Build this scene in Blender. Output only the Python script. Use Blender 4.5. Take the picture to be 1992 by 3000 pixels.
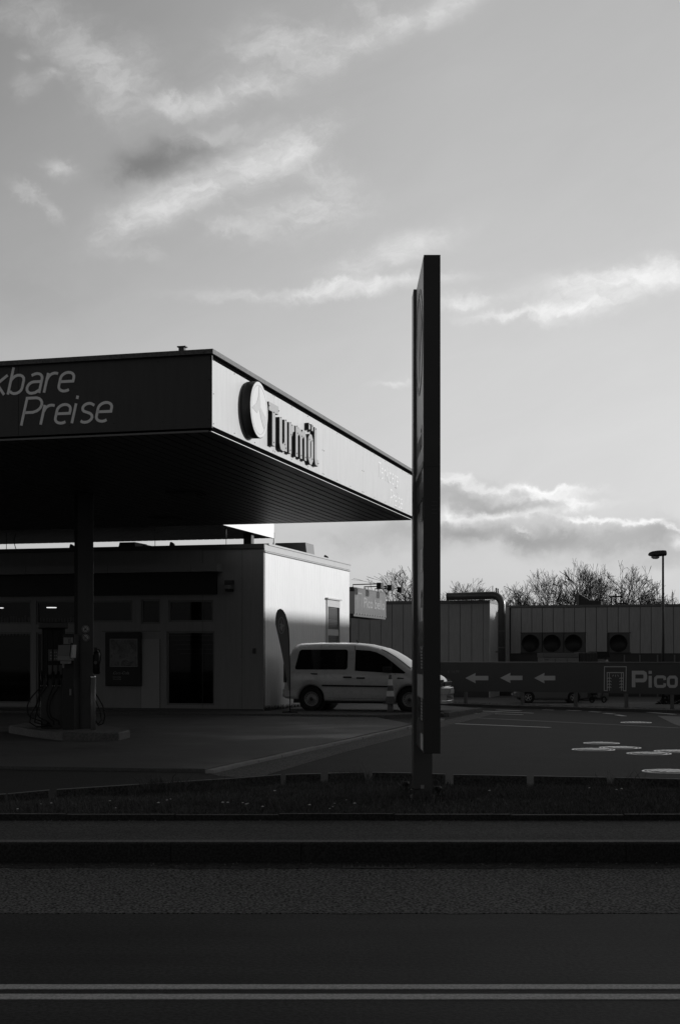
import bpy, bmesh, math, random
from mathutils import Vector, Matrix
random.seed(7)
R = math.radians
for o in list(bpy.data.objects): bpy.data.objects.remove(o)
S = bpy.context.scene
COL = S.collection

# ------------------------------------------------------------------ camera
F, CU, HV, HC = 4167.0, 996.0, 1921.0, 1.6
cd = bpy.data.cameras.new('camera'); cam = bpy.data.objects.new('camera', cd); COL.objects.link(cam)
cam.location = (0, 0, HC); cam.rotation_euler = (R(90), 0, 0)
cd.sensor_fit = 'VERTICAL'; cd.sensor_height = 36; cd.sensor_width = 24; cd.lens = 50
cd.shift_y = 421/3000; cd.clip_start = .1; cd.clip_end = 3000
S.camera = cam
S.view_settings.view_transform = 'Standard'; S.view_settings.look = 'None'
S.view_settings.exposure = 0.0; S.view_settings.gamma = 1

# ------------------------------------------------------------------ world
SUN_AZ, SUN_EL = R(70), R(13)          # azimuth measured from +Y towards +X
W = bpy.data.worlds.new('World'); S.world = W; W.use_nodes = True
class NT:
    def __init__(s, t): s.t = t; s.n = t.nodes; s.l = t.links
    def node(s, typ, **kw):
        n = s.n.new(typ)
        for k, v in kw.items(): setattr(n, k, v)
        return n
    def put(s, sock, v):
        if isinstance(v, bpy.types.NodeSocket): s.l.new(v, sock)
        else: sock.default_value = v
    def m(s, op, a, b=0.0, c=None, clamp=False):
        n = s.n.new('ShaderNodeMath'); n.operation = op; n.use_clamp = clamp
        s.put(n.inputs[0], a); s.put(n.inputs[1], b)
        if c is not None: s.put(n.inputs[2], c)
        return n.outputs[0]
    def noise(s, vec, scale, detail=4, rough=.5, dist=0):
        n = s.n.new('ShaderNodeTexNoise'); s.l.new(vec, n.inputs['Vector'])
        n.inputs['Scale'].default_value = scale; n.inputs['Detail'].default_value = detail
        n.inputs['Roughness'].default_value = rough; n.inputs['Distortion'].default_value = dist
        return n.outputs['Fac']
    def ramp(s, f, pts):
        n = s.n.new('ShaderNodeValToRGB'); s.l.new(f, n.inputs[0]); e = n.color_ramp.elements
        while len(e) < len(pts): e.new(.5)
        for el, (p, v) in zip(e, pts): el.position = p; el.color = (v, v, v, 1)
        return n.outputs[0]
    def comb(s, x, y, z):
        n = s.n.new('ShaderNodeCombineXYZ')
        for i, v in enumerate((x, y, z)): s.put(n.inputs[i], v)
        return n.outputs[0]
w = NT(W.node_tree); w.n.clear()
sky = w.node('ShaderNodeTexSky', sky_type='NISHITA', sun_disc=False)
sky.sun_elevation = SUN_EL; sky.sun_rotation = SUN_AZ; sky.dust_density = 1.6; sky.air_density = 1.0; sky.ozone_density = 1.0
bw = w.node('ShaderNodeRGBToBW'); w.l.new(sky.outputs[0], bw.inputs[0])
tc = w.node('ShaderNodeTexCoord'); sp = w.node('ShaderNodeSeparateXYZ'); w.l.new(tc.outputs['Generated'], sp.inputs[0])
az = w.m('ARCTAN2', sp.outputs[0], sp.outputs[1]); el = w.m('ARCTAN2', sp.outputs[2], w.m('SQRT', w.m('ADD', w.m('MULTIPLY', sp.outputs[0], sp.outputs[0]), w.m('MULTIPLY', sp.outputs[1], sp.outputs[1]))))
base = w.comb(az, el, 0.0)
wa = w.noise(base, 9, 4, .6); wb = w.noise(w.comb(w.m('ADD', az, 3.7), w.m('MULTIPLY', el, 1.3), 1.0), 11, 4, .6)
wc = w.noise(w.comb(w.m('ADD', az, 1.7), el, 5.0), 45, 5, .65)
azw = w.m('ADD', az, w.m('ADD', w.m('MULTIPLY', w.m('SUBTRACT', wa, .5), .045), w.m('MULTIPLY', w.m('SUBTRACT', wc, .5), .030)))
elw = w.m('ADD', el, w.m('ADD', w.m('MULTIPLY', w.m('SUBTRACT', wb, .5), .026), w.m('MULTIPLY', w.m('SUBTRACT', wc, .5), .020)))
# streaky detail: stretched along a slightly rising direction
st1 = w.noise(w.comb(w.m('ADD', w.m('MULTIPLY', az, 7.0), w.m('MULTIPLY', el, 5.0)), w.m('SUBTRACT', w.m('MULTIPLY', el, 21.0), w.m('MULTIPLY', az, 9.0)), 0.0), 1.5, 8, .62, .5)
st2 = w.noise(w.comb(w.m('MULTIPLY', azw, 16.0), w.m('MULTIPLY', elw, 34.0), 2.0), 1.3, 8, .66, .3)
puff = w.noise(w.comb(w.m('MULTIPLY', azw, 14.0), w.m('MULTIPLY', elw, 22.0), 7.0), 1.4, 8, .6, .2)
wv = w.comb(azw, elw, 0.0)
def total(bl):
    t = None
    for (u, v, ru, rv, ang, amp) in bl:
        a0 = math.atan((u-CU)/F); e0 = math.atan((HV-v)/F*math.cos(a0)); mp = w.node('ShaderNodeMapping', vector_type='TEXTURE'); w.l.new(wv, mp.inputs[0])
        mp.inputs['Location'].default_value = (a0, e0, 0); mp.inputs['Rotation'].default_value = (0, 0, R(ang)); mp.inputs['Scale'].default_value = (ru/F, rv/F, 1)
        d = w.node('ShaderNodeVectorMath', operation='DOT_PRODUCT'); w.l.new(mp.outputs[0], d.inputs[0]); w.l.new(mp.outputs[0], d.inputs[1])
        g = w.m('POWER', .3679, d.outputs['Value']); t = w.m('MULTIPLY', g, amp) if t is None else w.m('MULTIPLY_ADD', g, amp, t)
    return t
bright = total([
    (340, 245, 80, 62, -35, 1.15), (250, 150, 190, 55, -22, .55), (130, 50, 220, 40, -8, .45), (508, 300, 45, 16, 0, .75), (640, 285, 110, 22, 22, 1.0), (560,310,80,22,0,.6), (760, 262, 70, 22, 10, .5), (790, 180, 150, 75, 12, .65), (825, 105, 130, 40, 10, .35),
    (1130, 95, 230, 28, 22, .6), (1105, 40, 60, 22, -45, .3), (1300, 25, 70, 25, 40, .4), (546, 572, 180, 46, 26, 1.2), (700, 545, 110, 40, 20, .5), (762, 480, 160, 42, 28, .95), (890, 435, 75, 24, 28, .9), (410, 640, 80, 36, 10, .75), (620, 400, 120, 24, 8, .35),
    (940, 510, 90, 45, -20, .35), (880, 630, 160, 45, 10, .5), (700, 675, 70, 14, 0, .5), (965, 842, 280, 16, 3, .75), (1140, 745, 150, 34, 15, .5), (1045, 865, 120, 14, 5, .5),
    (1715, 895, 110, 28, 8, .8), (1550, 912, 140, 14, 4, .5), (1370, 882, 100, 18, 4, .4), (1815, 812, 170, 30, 5, .7), (1960, 800, 90, 30, 0, .35),
    (170, 480, 45, 20, 5, .8), (80, 565, 50, 14, -20, .6), (158, 620, 32, 16, -35, .8), (83, 172, 25, 12, 0, .5), (90, 255, 36, 28, 0, .55), (165, 226, 30, 13, 0, .65),
    (1500, 1428, 160, 9, -3, .65), (1330, 1436, 90, 8, 0, .5), (1620, 1455, 85, 18, -15, .7), (1490, 1502, 190, 12, 5, .6), (1318, 1508, 22, 30, 0, .4), (1735, 1524, 110, 8, -7, .9), (1880, 1536, 55, 9, 0, .9), (1960, 1556, 55, 9, -15, .9), (1980, 1598, 30, 12, 0, .7), (1560, 1552, 40, 8, -20, .6), (430, 755, 60, 16, -10, .2), (1150, 1110, 50, 8, 5, .2)])
dark = total([
    (500, 462, 120, 42, 14, 1.35), (400, 490, 80, 34, 0, .7), (1390, 1474, 200, 26, -3, 1.0), (1400, 1566, 220, 22, -3, .95), (1640, 1582, 270, 42, -4, 1.0), (1940, 1585, 100, 46, -8, .95), (1080, 1580, 260, 34, 0, .6), (1880, 1650, 120, 24, 0, .35), (1500, 1480, 80, 14, 5, .4),
    (60, 860, 300, 120, 0, .15), (1450, 1410, 60, 10, 0, .2)])
det = w.m('ADD', w.m('MULTIPLY', w.ramp(st2, [(.38, 0), (.62, 1)]), .95), w.m('MULTIPLY', w.ramp(st1, [(.32, 0), (.68, 1)]), .45))
st3 = w.noise(w.comb(w.m('MULTIPLY', azw, 42.0), w.m('MULTIPLY', elw, 80.0), 4.0), 1.4, 7, .66, .4)
det = w.m('MULTIPLY', det, w.m('ADD', .55, w.m('MULTIPLY', w.ramp(st3, [(.34, 0), (.62, 1)]), .9)))
br = w.m('MULTIPLY', bright, w.m('ADD', .14, det)); bm_ = w.m('DIVIDE', br, w.m('ADD', .75, w.m('MULTIPLY', br, .55)))
dr_ = w.m('MULTIPLY', dark, w.m('ADD', .45, w.m('MULTIPLY', w.ramp(puff, [(.36, 0), (.6, 1)]), .75))); dm_ = w.m('DIVIDE', dr_, w.m('ADD', .8, w.m('MULTIPLY', dr_, .4)))
thin = w.m('MULTIPLY', w.m('SUBTRACT', st1, .5), .09)
kel = w.ramp(w.m('DIVIDE', el, .5), [(0, .84), (.12, .93), (.3, 1.0), (.42, 1.0), (.55, .93), (.78, .86), (1, .80)])
amt = w.m('ADD', w.m('ADD', 1.0, thin), w.m('SUBTRACT', w.m('MULTIPLY', bm_, .62), w.m('MULTIPLY', dm_, .36)))
# flattening of the clear-sky gradient by thin high cloud
flat = w.m('ADD', w.m('MULTIPLY', bw.outputs[0], .45), 2.6)
lft_ = w.m('MULTIPLY', w.m('DIVIDE', w.m('SUBTRACT', .08, az), .32, clamp=True), w.m('DIVIDE', el, .42, clamp=True))
kel = w.m('MULTIPLY', w.m('MULTIPLY', kel, 1.20), w.m('SUBTRACT', 1.0, w.m('MULTIPLY', lft_, .42)))
val = w.m('MULTIPLY', w.m('MULTIPLY', flat, amt), kel)
# sky brightness behind the camera is turned down to limit fill light
cover = w.ramp(w.m('ADD', w.m('MULTIPLY', sp.outputs[1], .5), .5), [(0, .50), (.42, .50), (.62, .7), (.8, 1), (1, 1)])
zen = w.ramp(sp.outputs[2], [(0, 1), (.45, 1), (.65, .45), (1, .35)])
val = w.m('MULTIPLY', w.m('MULTIPLY', val, cover), zen)
bg = w.node('ShaderNodeBackground'); w.l.new(val, bg.inputs[0]); bg.inputs[1].default_value = .13
wo = w.node('ShaderNodeOutputWorld'); w.l.new(bg.outputs[0], wo.inputs[0])

# ------------------------------------------------------------------ sun
sd = bpy.data.lights.new('sun', 'SUN'); sun = bpy.data.objects.new('sun', sd); COL.objects.link(sun)
sd.energy = 4.0; sd.angle = R(.6); sd.color = (1, 1, 1)
sdir = Vector((math.sin(SUN_AZ)*math.cos(SUN_EL), math.cos(SUN_AZ)*math.cos(SUN_EL), math.sin(SUN_EL)))
sun.rotation_euler = sdir.to_track_quat('Z', 'Y').to_euler(); sun.location = (60, 30, 40)

# ------------------------------------------------------------------ geometry helpers
G15 = R(-15)
E1 = Vector((math.cos(G15), math.sin(G15), 0)); E2 = Vector((-math.sin(G15), math.cos(G15), 0))
def ray(u, v): return Vector(((u-CU)/F, 1, -(v-HV)/F))
def on_z(u, v, z):
    d = ray(u, v); t = (z-HC)/d.z; return Vector((d.x*t, t, z))
def on_plane(u, v, P, N):
    d = ray(u, v); t = (Vector(P)-Vector((0, 0, HC))).dot(N)/d.dot(N); return Vector((0, 0, HC))+d*t
def to_local(p, origin): q = Vector(p)-Vector(origin); return Vector((q.dot(E1), q.dot(E2), q.z))

class MB:
    def __init__(s): s.v = []; s.f = []; s.sm = []
    def add(s, vs, fs, smooth=False):
        n = len(s.v); s.v += [tuple(p) for p in vs]; s.f += [tuple(i+n for i in f) for f in fs]; s.sm += [smooth]*len(fs); return s
    def box(s, x0, x1, y0, y1, z0, z1, M=None):
        vs = [Vector((x, y, z)) for x in (x0, x1) for y in (y0, y1) for z in (z0, z1)]
        if M is not None: vs = [M @ p for p in vs]
        return s.add(vs, [(0,1,3,2),(4,6,7,5),(0,4,5,1),(2,3,7,6),(0,2,6,4),(1,5,7,3)])
    def prism(s, pts, z0, z1, M=None):              # polygon in xy extruded in z
        n = len(pts); vs = [Vector((p[0], p[1], z)) for z in (z0, z1) for p in pts]
        if M is not None: vs = [M @ p for p in vs]
        return s.add(vs, [tuple(range(n))[::-1], tuple(range(n, 2*n))]+[(i, (i+1)%n, (i+1)%n+n, i+n) for i in range(n)])
    def tube(s, pts, r, n=8, caps=True, smooth=True):
        pts = [Vector(p) for p in pts]; rs = r if isinstance(r, (list, tuple)) else [r]*len(pts)
        vs = []; up = Vector((0, 0, 1)); prev = None
        for i, p in enumerate(pts):
            t = (pts[min(i+1, len(pts)-1)]-pts[max(i-1, 0)]).normalized()
            if prev is None:
                a = t.cross(up)
                if a.length < .05: a = t.cross(Vector((1, 0, 0)))
                a.normalize()
            else:
                a = prev - t*prev.dot(t); a.normalize()
            prev = a; b = t.cross(a)
            for k in range(n):
                th = 2*math.pi*k/n; vs.append(p+(a*math.cos(th)+b*math.sin(th))*rs[i])
        fs = [(i*n+k, i*n+(k+1)%n, (i+1)*n+(k+1)%n, (i+1)*n+k) for i in range(len(pts)-1) for k in range(n)]
        s.add(vs, fs, smooth)
        if caps:
            m = len(s.v)-len(vs); s.f += [tuple(m+k for k in range(n))[::-1], tuple(m+(len(pts)-1)*n+k for k in range(n))]; s.sm += [False]*2
        return s
    def cyl(s, c, axis, r, h, n=24, r2=None, smooth=True):
        c = Vector(c); a = Vector(axis).normalized(); return s.tube([c, c+a*h], [r, r if r2 is None else r2], n, True, smooth)
    def lathe(s, prof, M=None, n=20):               # (r, z) about z
        vs = []
        for r, z in prof:
            for k in range(n):
                th = 2*math.pi*k/n; p = Vector((r*math.cos(th), r*math.sin(th), z)); vs.append(M @ p if M is not None else p)
        return s.add(vs, [(i*n+k, i*n+(k+1)%n, (i+1)*n+(k+1)%n, (i+1)*n+k) for i in range(len(prof)-1) for k in range(n)], True)
def link(name, mb, mat, parent=None, bevel=0):
    me = bpy.data.meshes.new(name); me.from_pydata(mb.v, [], mb.f); me.validate()
    if len(me.polygons) == len(mb.sm): me.polygons.foreach_set('use_smooth', mb.sm)
    bm = bmesh.new(); bm.from_mesh(me); bmesh.ops.recalc_face_normals(bm, faces=bm.faces); bm.to_mesh(me); bm.free()
    me.materials.append(mat); o = bpy.data.objects.new(name, me); COL.objects.link(o)
    if parent: o.parent = parent
    if bevel:
        md = o.modifiers.new('bevel', 'BEVEL'); md.width = bevel; md.segments = 2; md.limit_method = 'ANGLE'; md.angle_limit = R(40)
    return o
def tag(o, label=None, cat=None, group=None, kind=None):
    if label: o['label'] = label
    if cat: o['category'] = cat
    if group: o['group'] = group
    if kind: o['kind'] = kind
    return o
def thing(name, label, cat, loc=(0,0,0), rz=0, group=None):
    o = bpy.data.objects.new(name, None); COL.objects.link(o); o.location = loc; o.rotation_euler = (0, 0, rz); o.empty_display_size = .2
    return tag(o, label, cat, group)
def struct(name, mb, mat, bevel=0): return tag(link(name, mb, mat, None, bevel), kind='structure')
def copy_tree(o, parent=None):
    c = o.copy(); COL.objects.link(c); c.parent = parent
    for ch in [x for x in bpy.data.objects if x.parent == o]: copy_tree(ch, c)
    return c
def holes_wall(x0, x1, z0, z1, holes, ya, yb, mb=None):
    mb = mb or MB(); xs = sorted({x0, x1}|{h[i] for h in holes for i in (0, 1)}); zs = sorted({z0, z1}|{h[i] for h in holes for i in (2, 3)})
    xs = [x for x in xs if x0 <= x <= x1]; zs = [z for z in zs if z0 <= z <= z1]
    inside = lambda x, z: x0 < x < x1 and z0 < z < z1 and not any(h[0] < x < h[1] and h[2] < z < h[3] for h in holes)
    X = lambda i: (xs[i]+xs[i+1])/2 if 0 <= i < len(xs)-1 else 1e9
    Z = lambda j: (zs[j]+zs[j+1])/2 if 0 <= j < len(zs)-1 else 1e9
    for i in range(len(xs)-1):
        for j in range(len(zs)-1):
            if not inside(X(i), Z(j)): continue
            a, b, c, d = xs[i], xs[i+1], zs[j], zs[j+1]
            mb.add([(a,ya,c),(b,ya,c),(b,ya,d),(a,ya,d)], [(0,1,2,3)]); mb.add([(a,yb,c),(b,yb,c),(b,yb,d),(a,yb,d)], [(3,2,1,0)])
            if not inside(X(i-1), Z(j)): mb.add([(a,ya,c),(a,ya,d),(a,yb,d),(a,yb,c)], [(0,1,2,3)])
            if not inside(X(i+1), Z(j)): mb.add([(b,ya,c),(b,yb,c),(b,yb,d),(b,ya,d)], [(0,1,2,3)])
            if not inside(X(i), Z(j-1)): mb.add([(a,ya,c),(a,yb,c),(b,yb,c),(b,ya,c)], [(0,1,2,3)])
            if not inside(X(i), Z(j+1)): mb.add([(a,ya,d),(b,ya,d),(b,yb,d),(a,yb,d)], [(0,1,2,3)])
    return mb

# ------------------------------------------------------------------ materials (all neutral: the photo is black and white)
MATS = {}
def mat(name, v, rough=.6, metal=0, spec=.5, var=.12, vscale=2.0, grain=0, gscale=150, bump=0, bscale=None, streak=0, coat=0, wet=0, bands=0):
    if name in MATS: return MATS[name]
    m = bpy.data.materials.new(name); m.use_nodes = True; t = NT(m.node_tree); t.n.clear(); MATS[name] = m
    b = t.node('ShaderNodeBsdfPrincipled'); o = t.node('ShaderNodeOutputMaterial'); t.l.new(b.outputs[0], o.inputs[0])
    c = t.node('ShaderNodeTexCoord').outputs['Object']
    x = t.m('MULTIPLY', v, t.m('ADD', 1-var, t.m('MULTIPLY', t.noise(c, vscale, 6, .62), 2*var)))
    if grain: x = t.m('MULTIPLY', x, t.m('ADD', 1-grain, t.m('MULTIPLY', t.ramp(t.noise(c, gscale, 3, .6), [(.40, 0), (.60, 1)]), 2*grain)))
    if bands:
        s = t.node('ShaderNodeSeparateXYZ'); t.l.new(c, s.inputs[0])
        bv = t.comb(t.m('MULTIPLY', s.outputs[0], .12), t.m('MULTIPLY', s.outputs[1], 1.5), 0.0)
        x = t.m('MULTIPLY', x, t.m('ADD', 1-bands, t.m('MULTIPLY', t.ramp(t.noise(bv, 1.6, 5, .6), [(.36, 0), (.64, 1)]), 2*bands)))
    if streak:
        s = t.node('ShaderNodeSeparateXYZ'); t.l.new(c, s.inputs[0])
        sv = t.comb(t.m('MULTIPLY', s.outputs[0], 9.0), t.m('MULTIPLY', s.outputs[1], 9.0), t.m('MULTIPLY', s.outputs[2], .8))
        x = t.m('MULTIPLY', x, t.m('ADD', 1-streak, t.m('MULTIPLY', t.ramp(t.noise(sv, 1.4, 6, .65), [(.3, 0), (.6, 1)]), streak)))
    t.l.new(x, b.inputs['Base Color'])
    b.inputs['Metallic'].default_value = metal; b.inputs['Specular IOR Level'].default_value = spec
    b.inputs['Coat Weight'].default_value = coat; b.inputs['Coat Roughness'].default_value = .05
    rr = t.m('ADD', rough-.06, t.m('MULTIPLY', t.noise(c, vscale*2.3, 4, .6), .12), clamp=True)
    if wet:
        rr = t.m('SUBTRACT', rr, t.m('MULTIPLY', t.ramp(t.noise(c, .35, 5, .6), [(.45, 0), (.65, 1)]), wet), clamp=True)
    t.l.new(rr, b.inputs['Roughness'])
    if bump:
        bp = t.node('ShaderNodeBump'); bp.inputs['Strength'].default_value = bump; bp.inputs['Distance'].default_value = .01
        t.l.new(t.noise(c, bscale or gscale, 4, .7), bp.inputs['Height']); t.l.new(bp.outputs[0], b.inputs['Normal'])
    return m
def emit(name, v):
    m = bpy.data.materials.new(name); m.use_nodes = True; t = NT(m.node_tree); t.n.clear()
    e = t.node('ShaderNodeEmission'); e.inputs[1].default_value = v; o = t.node('ShaderNodeOutputMaterial'); t.l.new(e.outputs[0], o.inputs[0]); return m
def glass(name, tint=.5, rough=.02, refl=1.0):
    m = bpy.data.materials.new(name); m.use_nodes = True; t = NT(m.node_tree); t.n.clear()
    tr = t.node('ShaderNodeBsdfTransparent'); tr.inputs[0].default_value = (tint, tint, tint, 1)
    g = t.node('ShaderNodeBsdfGlossy'); g.inputs['Roughness'].default_value = rough
    fr = t.node('ShaderNodeFresnel'); fr.inputs[0].default_value = 1.45; mx = t.node('ShaderNodeMixShader')
    t.l.new(t.m('MULTIPLY', fr.outputs[0], refl, clamp=True), mx.inputs[0]); t.l.new(tr.outputs[0], mx.inputs[1]); t.l.new(g.outputs[0], mx.inputs[2])
    o = t.node('ShaderNodeOutputMaterial'); t.l.new(mx.outputs[0], o.inputs[0]); return m

M_road_new = mat('asphalt_dark', .0175, .75, spec=.22, var=.22, vscale=.45, grain=.55, gscale=42, bump=.35, bands=.30)
M_road_old = mat('asphalt_coarse', .092, .9, spec=.2, var=.14, vscale=.6, grain=1.0, gscale=52, bump=.9)
M_fore = mat('asphalt_forecourt', .028, .85, spec=.2, var=.22, vscale=.5, grain=.35, gscale=45, bump=.3)
M_strip = mat('asphalt_worn', .10, .85, spec=.2, var=.15, vscale=.7, grain=.6, gscale=38, bump=.6)
M_conc = mat('concrete_apron', .08, .75, spec=.25, var=.35, vscale=.45, grain=.15, gscale=40, wet=.22)
M_walk = mat('pavement_asphalt', .072, .9, spec=.15, var=.16, vscale=.8, bands=.12, grain=.5, gscale=60, bump=.5)
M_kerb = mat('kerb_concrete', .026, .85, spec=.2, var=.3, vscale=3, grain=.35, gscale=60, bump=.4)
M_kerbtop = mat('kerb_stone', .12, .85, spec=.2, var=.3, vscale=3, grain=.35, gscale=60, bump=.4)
M_paint = mat('road_paint', .44, .7, spec=.2, var=.12, vscale=5, grain=.22, gscale=70)
M_soil = mat('soil', .02, .95, spec=.1, var=.3, vscale=5)
M_ground = mat('ground_far', .05, .9, spec=.15, var=.25, vscale=.2, grain=.2, gscale=6)
M_white = mat('white_sheet_metal', .50, .42, spec=.4, var=.06, vscale=1.2, streak=.10)
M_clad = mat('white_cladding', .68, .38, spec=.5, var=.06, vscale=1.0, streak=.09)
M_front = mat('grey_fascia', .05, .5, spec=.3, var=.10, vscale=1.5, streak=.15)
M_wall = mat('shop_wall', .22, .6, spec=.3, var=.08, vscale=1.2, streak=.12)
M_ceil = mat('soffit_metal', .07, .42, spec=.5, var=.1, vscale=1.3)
M_black = mat('black_paint', .010, .5, spec=.3, var=.1)
M_dark = mat('dark_metal', .028, .45, spec=.5, var=.12)
M_mid = mat('grey_metal', .12, .45, spec=.5, var=.15, vscale=4)
M_light = mat('light_plastic', .42, .5, spec=.4, var=.08, vscale=4)
M_steel = mat('steel', .45, .28, metal=1, var=.15, vscale=5)
M_rubber = mat('rubber', .014, .75, spec=.3, var=.2, vscale=8)
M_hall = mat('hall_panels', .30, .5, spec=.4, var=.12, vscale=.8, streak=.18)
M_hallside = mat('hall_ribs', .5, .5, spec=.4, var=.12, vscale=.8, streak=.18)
M_letter = mat('letter_grey', .30, .45, spec=.4, var=.06, vscale=3)
M_lettertxt = mat('letter_print', .38, .6, spec=.3, var=.14, vscale=1.6)
M_bark = mat('bark', .05, .9, spec=.1, var=.2, vscale=3)
M_banner = mat('banner_cloth', .06, .6, spec=.3, var=.12, vscale=.9)
M_vanpaint = mat('van_paint', .42, .28, spec=.5, var=.02, vscale=2, coat=.6)
M_carpaint = mat('car_paint', .11, .25, spec=.5, var=.05, coat=.8)
M_coping = mat('coping_metal', .085, .6, spec=.4, var=.45, vscale=6, grain=.3, gscale=30)
M_glass = glass('shop_glass', .45, .03, .35); M_carglass = glass('vehicle_glass', .22, .02, 1.0)
M_pyl = mat('sign_shell', .017, .42, spec=.4, var=.08)
M_pylface = mat('sign_face', .13, .3, spec=.5, var=.12, vscale=.9)

# ------------------------------------------------------------------ stroke lettering
def arc(cx, cy, rx, ry, a0, a1, n=10): return [(cx+rx*math.cos(R(a0+(a1-a0)*i/n)), cy+ry*math.sin(R(a0+(a1-a0)*i/n))) for i in range(n+1)]
def ribbon(mb, pts, wd, closed, z0, z1, xf):
    P = [Vector((p[0], p[1])) for p in pts]; n = len(P); L = []; Rr = []
    for i in range(n):
        a = P[(i-1)%n] if (closed or i > 0) else None; b = P[(i+1)%n] if (closed or i < n-1) else None
        d1 = (P[i]-a).normalized() if a is not None else None; d2 = (b-P[i]).normalized() if b is not None else None
        if d1 is None: d1 = d2
        if d2 is None: d2 = d1
        n1 = Vector((-d1.y, d1.x)); n2 = Vector((-d2.y, d2.x)); m = n1+n2
        if m.length < 1e-4: m = n1
        m.normalize(); k = min(1/max(m.dot(n1), .4), 2.0)
        L.append(P[i]+m*wd/2*k); Rr.append(P[i]-m*wd/2*k)
    vs = []
    for z in (z0, z1):
        for q in L+Rr: vs.append(xf(q.x, q.y, z))
    fs = []; m = 2*n; seg = n if closed else n-1
    for i in range(seg):
        j = (i+1)%n
        fs += [(m+i, m+j, m+n+j, m+n+i), (i, n+i, n+j, j), (i, j, m+j, m+i), (n+i, m+n+i, m+n+j, n+j)]
    if not closed: fs += [(0, m, m+n, n), (n-1, 2*n-1, m+2*n-1, m+n-1)]
    mb.add(vs, fs)
X = .72
GL = {  # light sans glyphs: paths, advance
 'T': ([([(0, 1), (.56, 1)], 0), ([(.28, 1), (.28, 0)], 0)], .66),
 'a': ([([(.06, .66)]+arc(.22, X-.2, .2, .2, 110, 0, 8)+[(.42, 0)], 0), ([(.42, .42), (.22, .42)]+arc(.18, .21, .18, .21, 90, 270, 8)+[(.3, .02), (.42, .12)], 0)], .58),
 'n': ([([(0, 0), (0, X)], 0), ([(0, .48)]+arc(.22, X-.22, .2, .2, 150, 0, 8)+[(.42, 0)], 0)], .58),
 'k': ([([(0, 0), (0, 1)], 0), ([(.4, X), (.0, .3)], 0), ([(.12, .4), (.42, 0)], 0)], .54),
 'b': ([([(0, 0), (0, 1)], 0), ([(0, .5)]+arc(.22, X-.22, .2, .2, 150, 0, 6)+arc(.22, .22, .2, .2, 0, -150, 6), 0)], .58),
 'r': ([([(0, 0), (0, X)], 0), ([(0, .45)]+arc(.22, X-.22, .2, .2, 150, 60, 6), 0)], .42),
 'e': ([([(.02, .37), (.43, .37)]+arc(.22, X-.22, .21, .2, 0, 180, 10)+arc(.22, .22, .21, .2, 180, 310, 8), 0)], .57),
 'P': ([([(0, 0), (0, 1), (.28, 1)]+arc(.28, .74, .24, .26, 80, -80, 8)+[(.28, .47), (.02, .47)], 0)], .62),
 'i': ([([(0, 0), (0, X)], 0), ([(0, .88), (0, 1.0)], 0)], .19),
 's': ([([(.4, .62)]+arc(.22, X-.18, .17, .16, 60, 230, 8)+[(.3, .34)]+arc(.22, .18, .19, .17, 50, -140, 8), 0)], .53)}
def write_light(mb, word, x, y, h, wd, xf, shear=.22, z0=0, z1=.01, wfac=1.0):
    for ch in word:
        ps, adv = GL[ch]
        for i, (p, c) in enumerate(ps):
            ribbon(mb, [(x+(q[0]*wfac+q[1]*shear)*h, y+q[1]*h) for q in p], wd, bool(c), z0, z1+i*.0015, xf)
        x += (adv*wfac)*h
    return x
def text_mb(s, size, xf, depth=.004, bold=0.0, shear=0.0, sx=1.0):
    c = bpy.data.curves.new('lettering', 'FONT'); c.body = s; c.size = size; c.offset = bold; c.shear = shear; c.extrude = depth; c.resolution_u = 3
    o = bpy.data.objects.new('lettering', c); COL.objects.link(o); dg = bpy.context.evaluated_depsgraph_get(); dg.update()
    me = bpy.data.meshes.new_from_object(o.evaluated_get(dg)); mb = MB()
    mb.add([xf(v.co.x*sx, v.co.y, v.co.z) for v in me.vertices], [tuple(p.vertices) for p in me.polygons])
    bpy.data.objects.remove(o); bpy.data.curves.remove(c); bpy.data.meshes.remove(me); return mb

rnd0 = random.Random(9)
# ================================================================== GROUND
BL0, BL1 = Vector((3.14, 44.5)), Vector((9.25, 38.7))
bd = (BL1-BL0).normalized(); bn = Vector((-bd.y, bd.x)); bn = bn if bn.y > 0 else -bn
g = MB(); ds = [(-120, -.03), (0, -.03), (1.2, -.06), (2.2, -.35), (4, -.8), (7, -1.2), (1500, -1.2)]; ss = [-1500, -60, 0, 60, 1500]
for s_ in ss:
    for d, z in ds:
        p = BL0+bd*s_+bn*d; g.v.append((p.x, p.y, z))
for i in range(len(ss)-1):
    for j in range(len(ds)-1):
        a = i*len(ds)+j; g.f.append((a, a+1, a+len(ds)+1, a+len(ds))); g.sm.append(False)
struct('ground', g, M_ground)
def poly_on(pix, z): return [tuple(on_z(u, v, z)[:2]) for u, v in pix]
struct('road', MB().prism([(-60, -12), (60, -12), (60, 8.82), (-60, 8.82)], -.02, 0), M_road_new)
rb = MB(); n = 160
edge = [(-14+28*i/n, 8.82+.012*math.sin(i*1.7)+random.uniform(-.008, .008)) for i in range(n+1)]
rb.prism(edge+[(14, 10.95), (-14, 10.95)], -.015, .004); struct('road_edge_strip', rb, M_road_old)
dirt = MB(); e2 = [(-14+28*i/200, 10.66+random.uniform(-.05, .05)) for i in range(201)]; dirt.prism(e2+[(14, 10.95), (-14, 10.95)], .0045, .008)
struct('gutter_dirt', dirt, mat('gutter_grit', .045, .9, spec=.1, var=.5, vscale=7, grain=.6, gscale=50, bump=.6))
for (ya, yb) in ((6.817, 6.909), (6.614, 6.714)):
    q = MB(); m = 120; q.prism([(-6+12*i/m, ya+random.uniform(-.002, .002)) for i in range(m+1)]+[(6-12*i/m, yb+random.uniform(-.002, .002)) for i in range(m+1)], .0005, .004); struct('road_marking', q, M_paint)
gt_ = MB()
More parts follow.
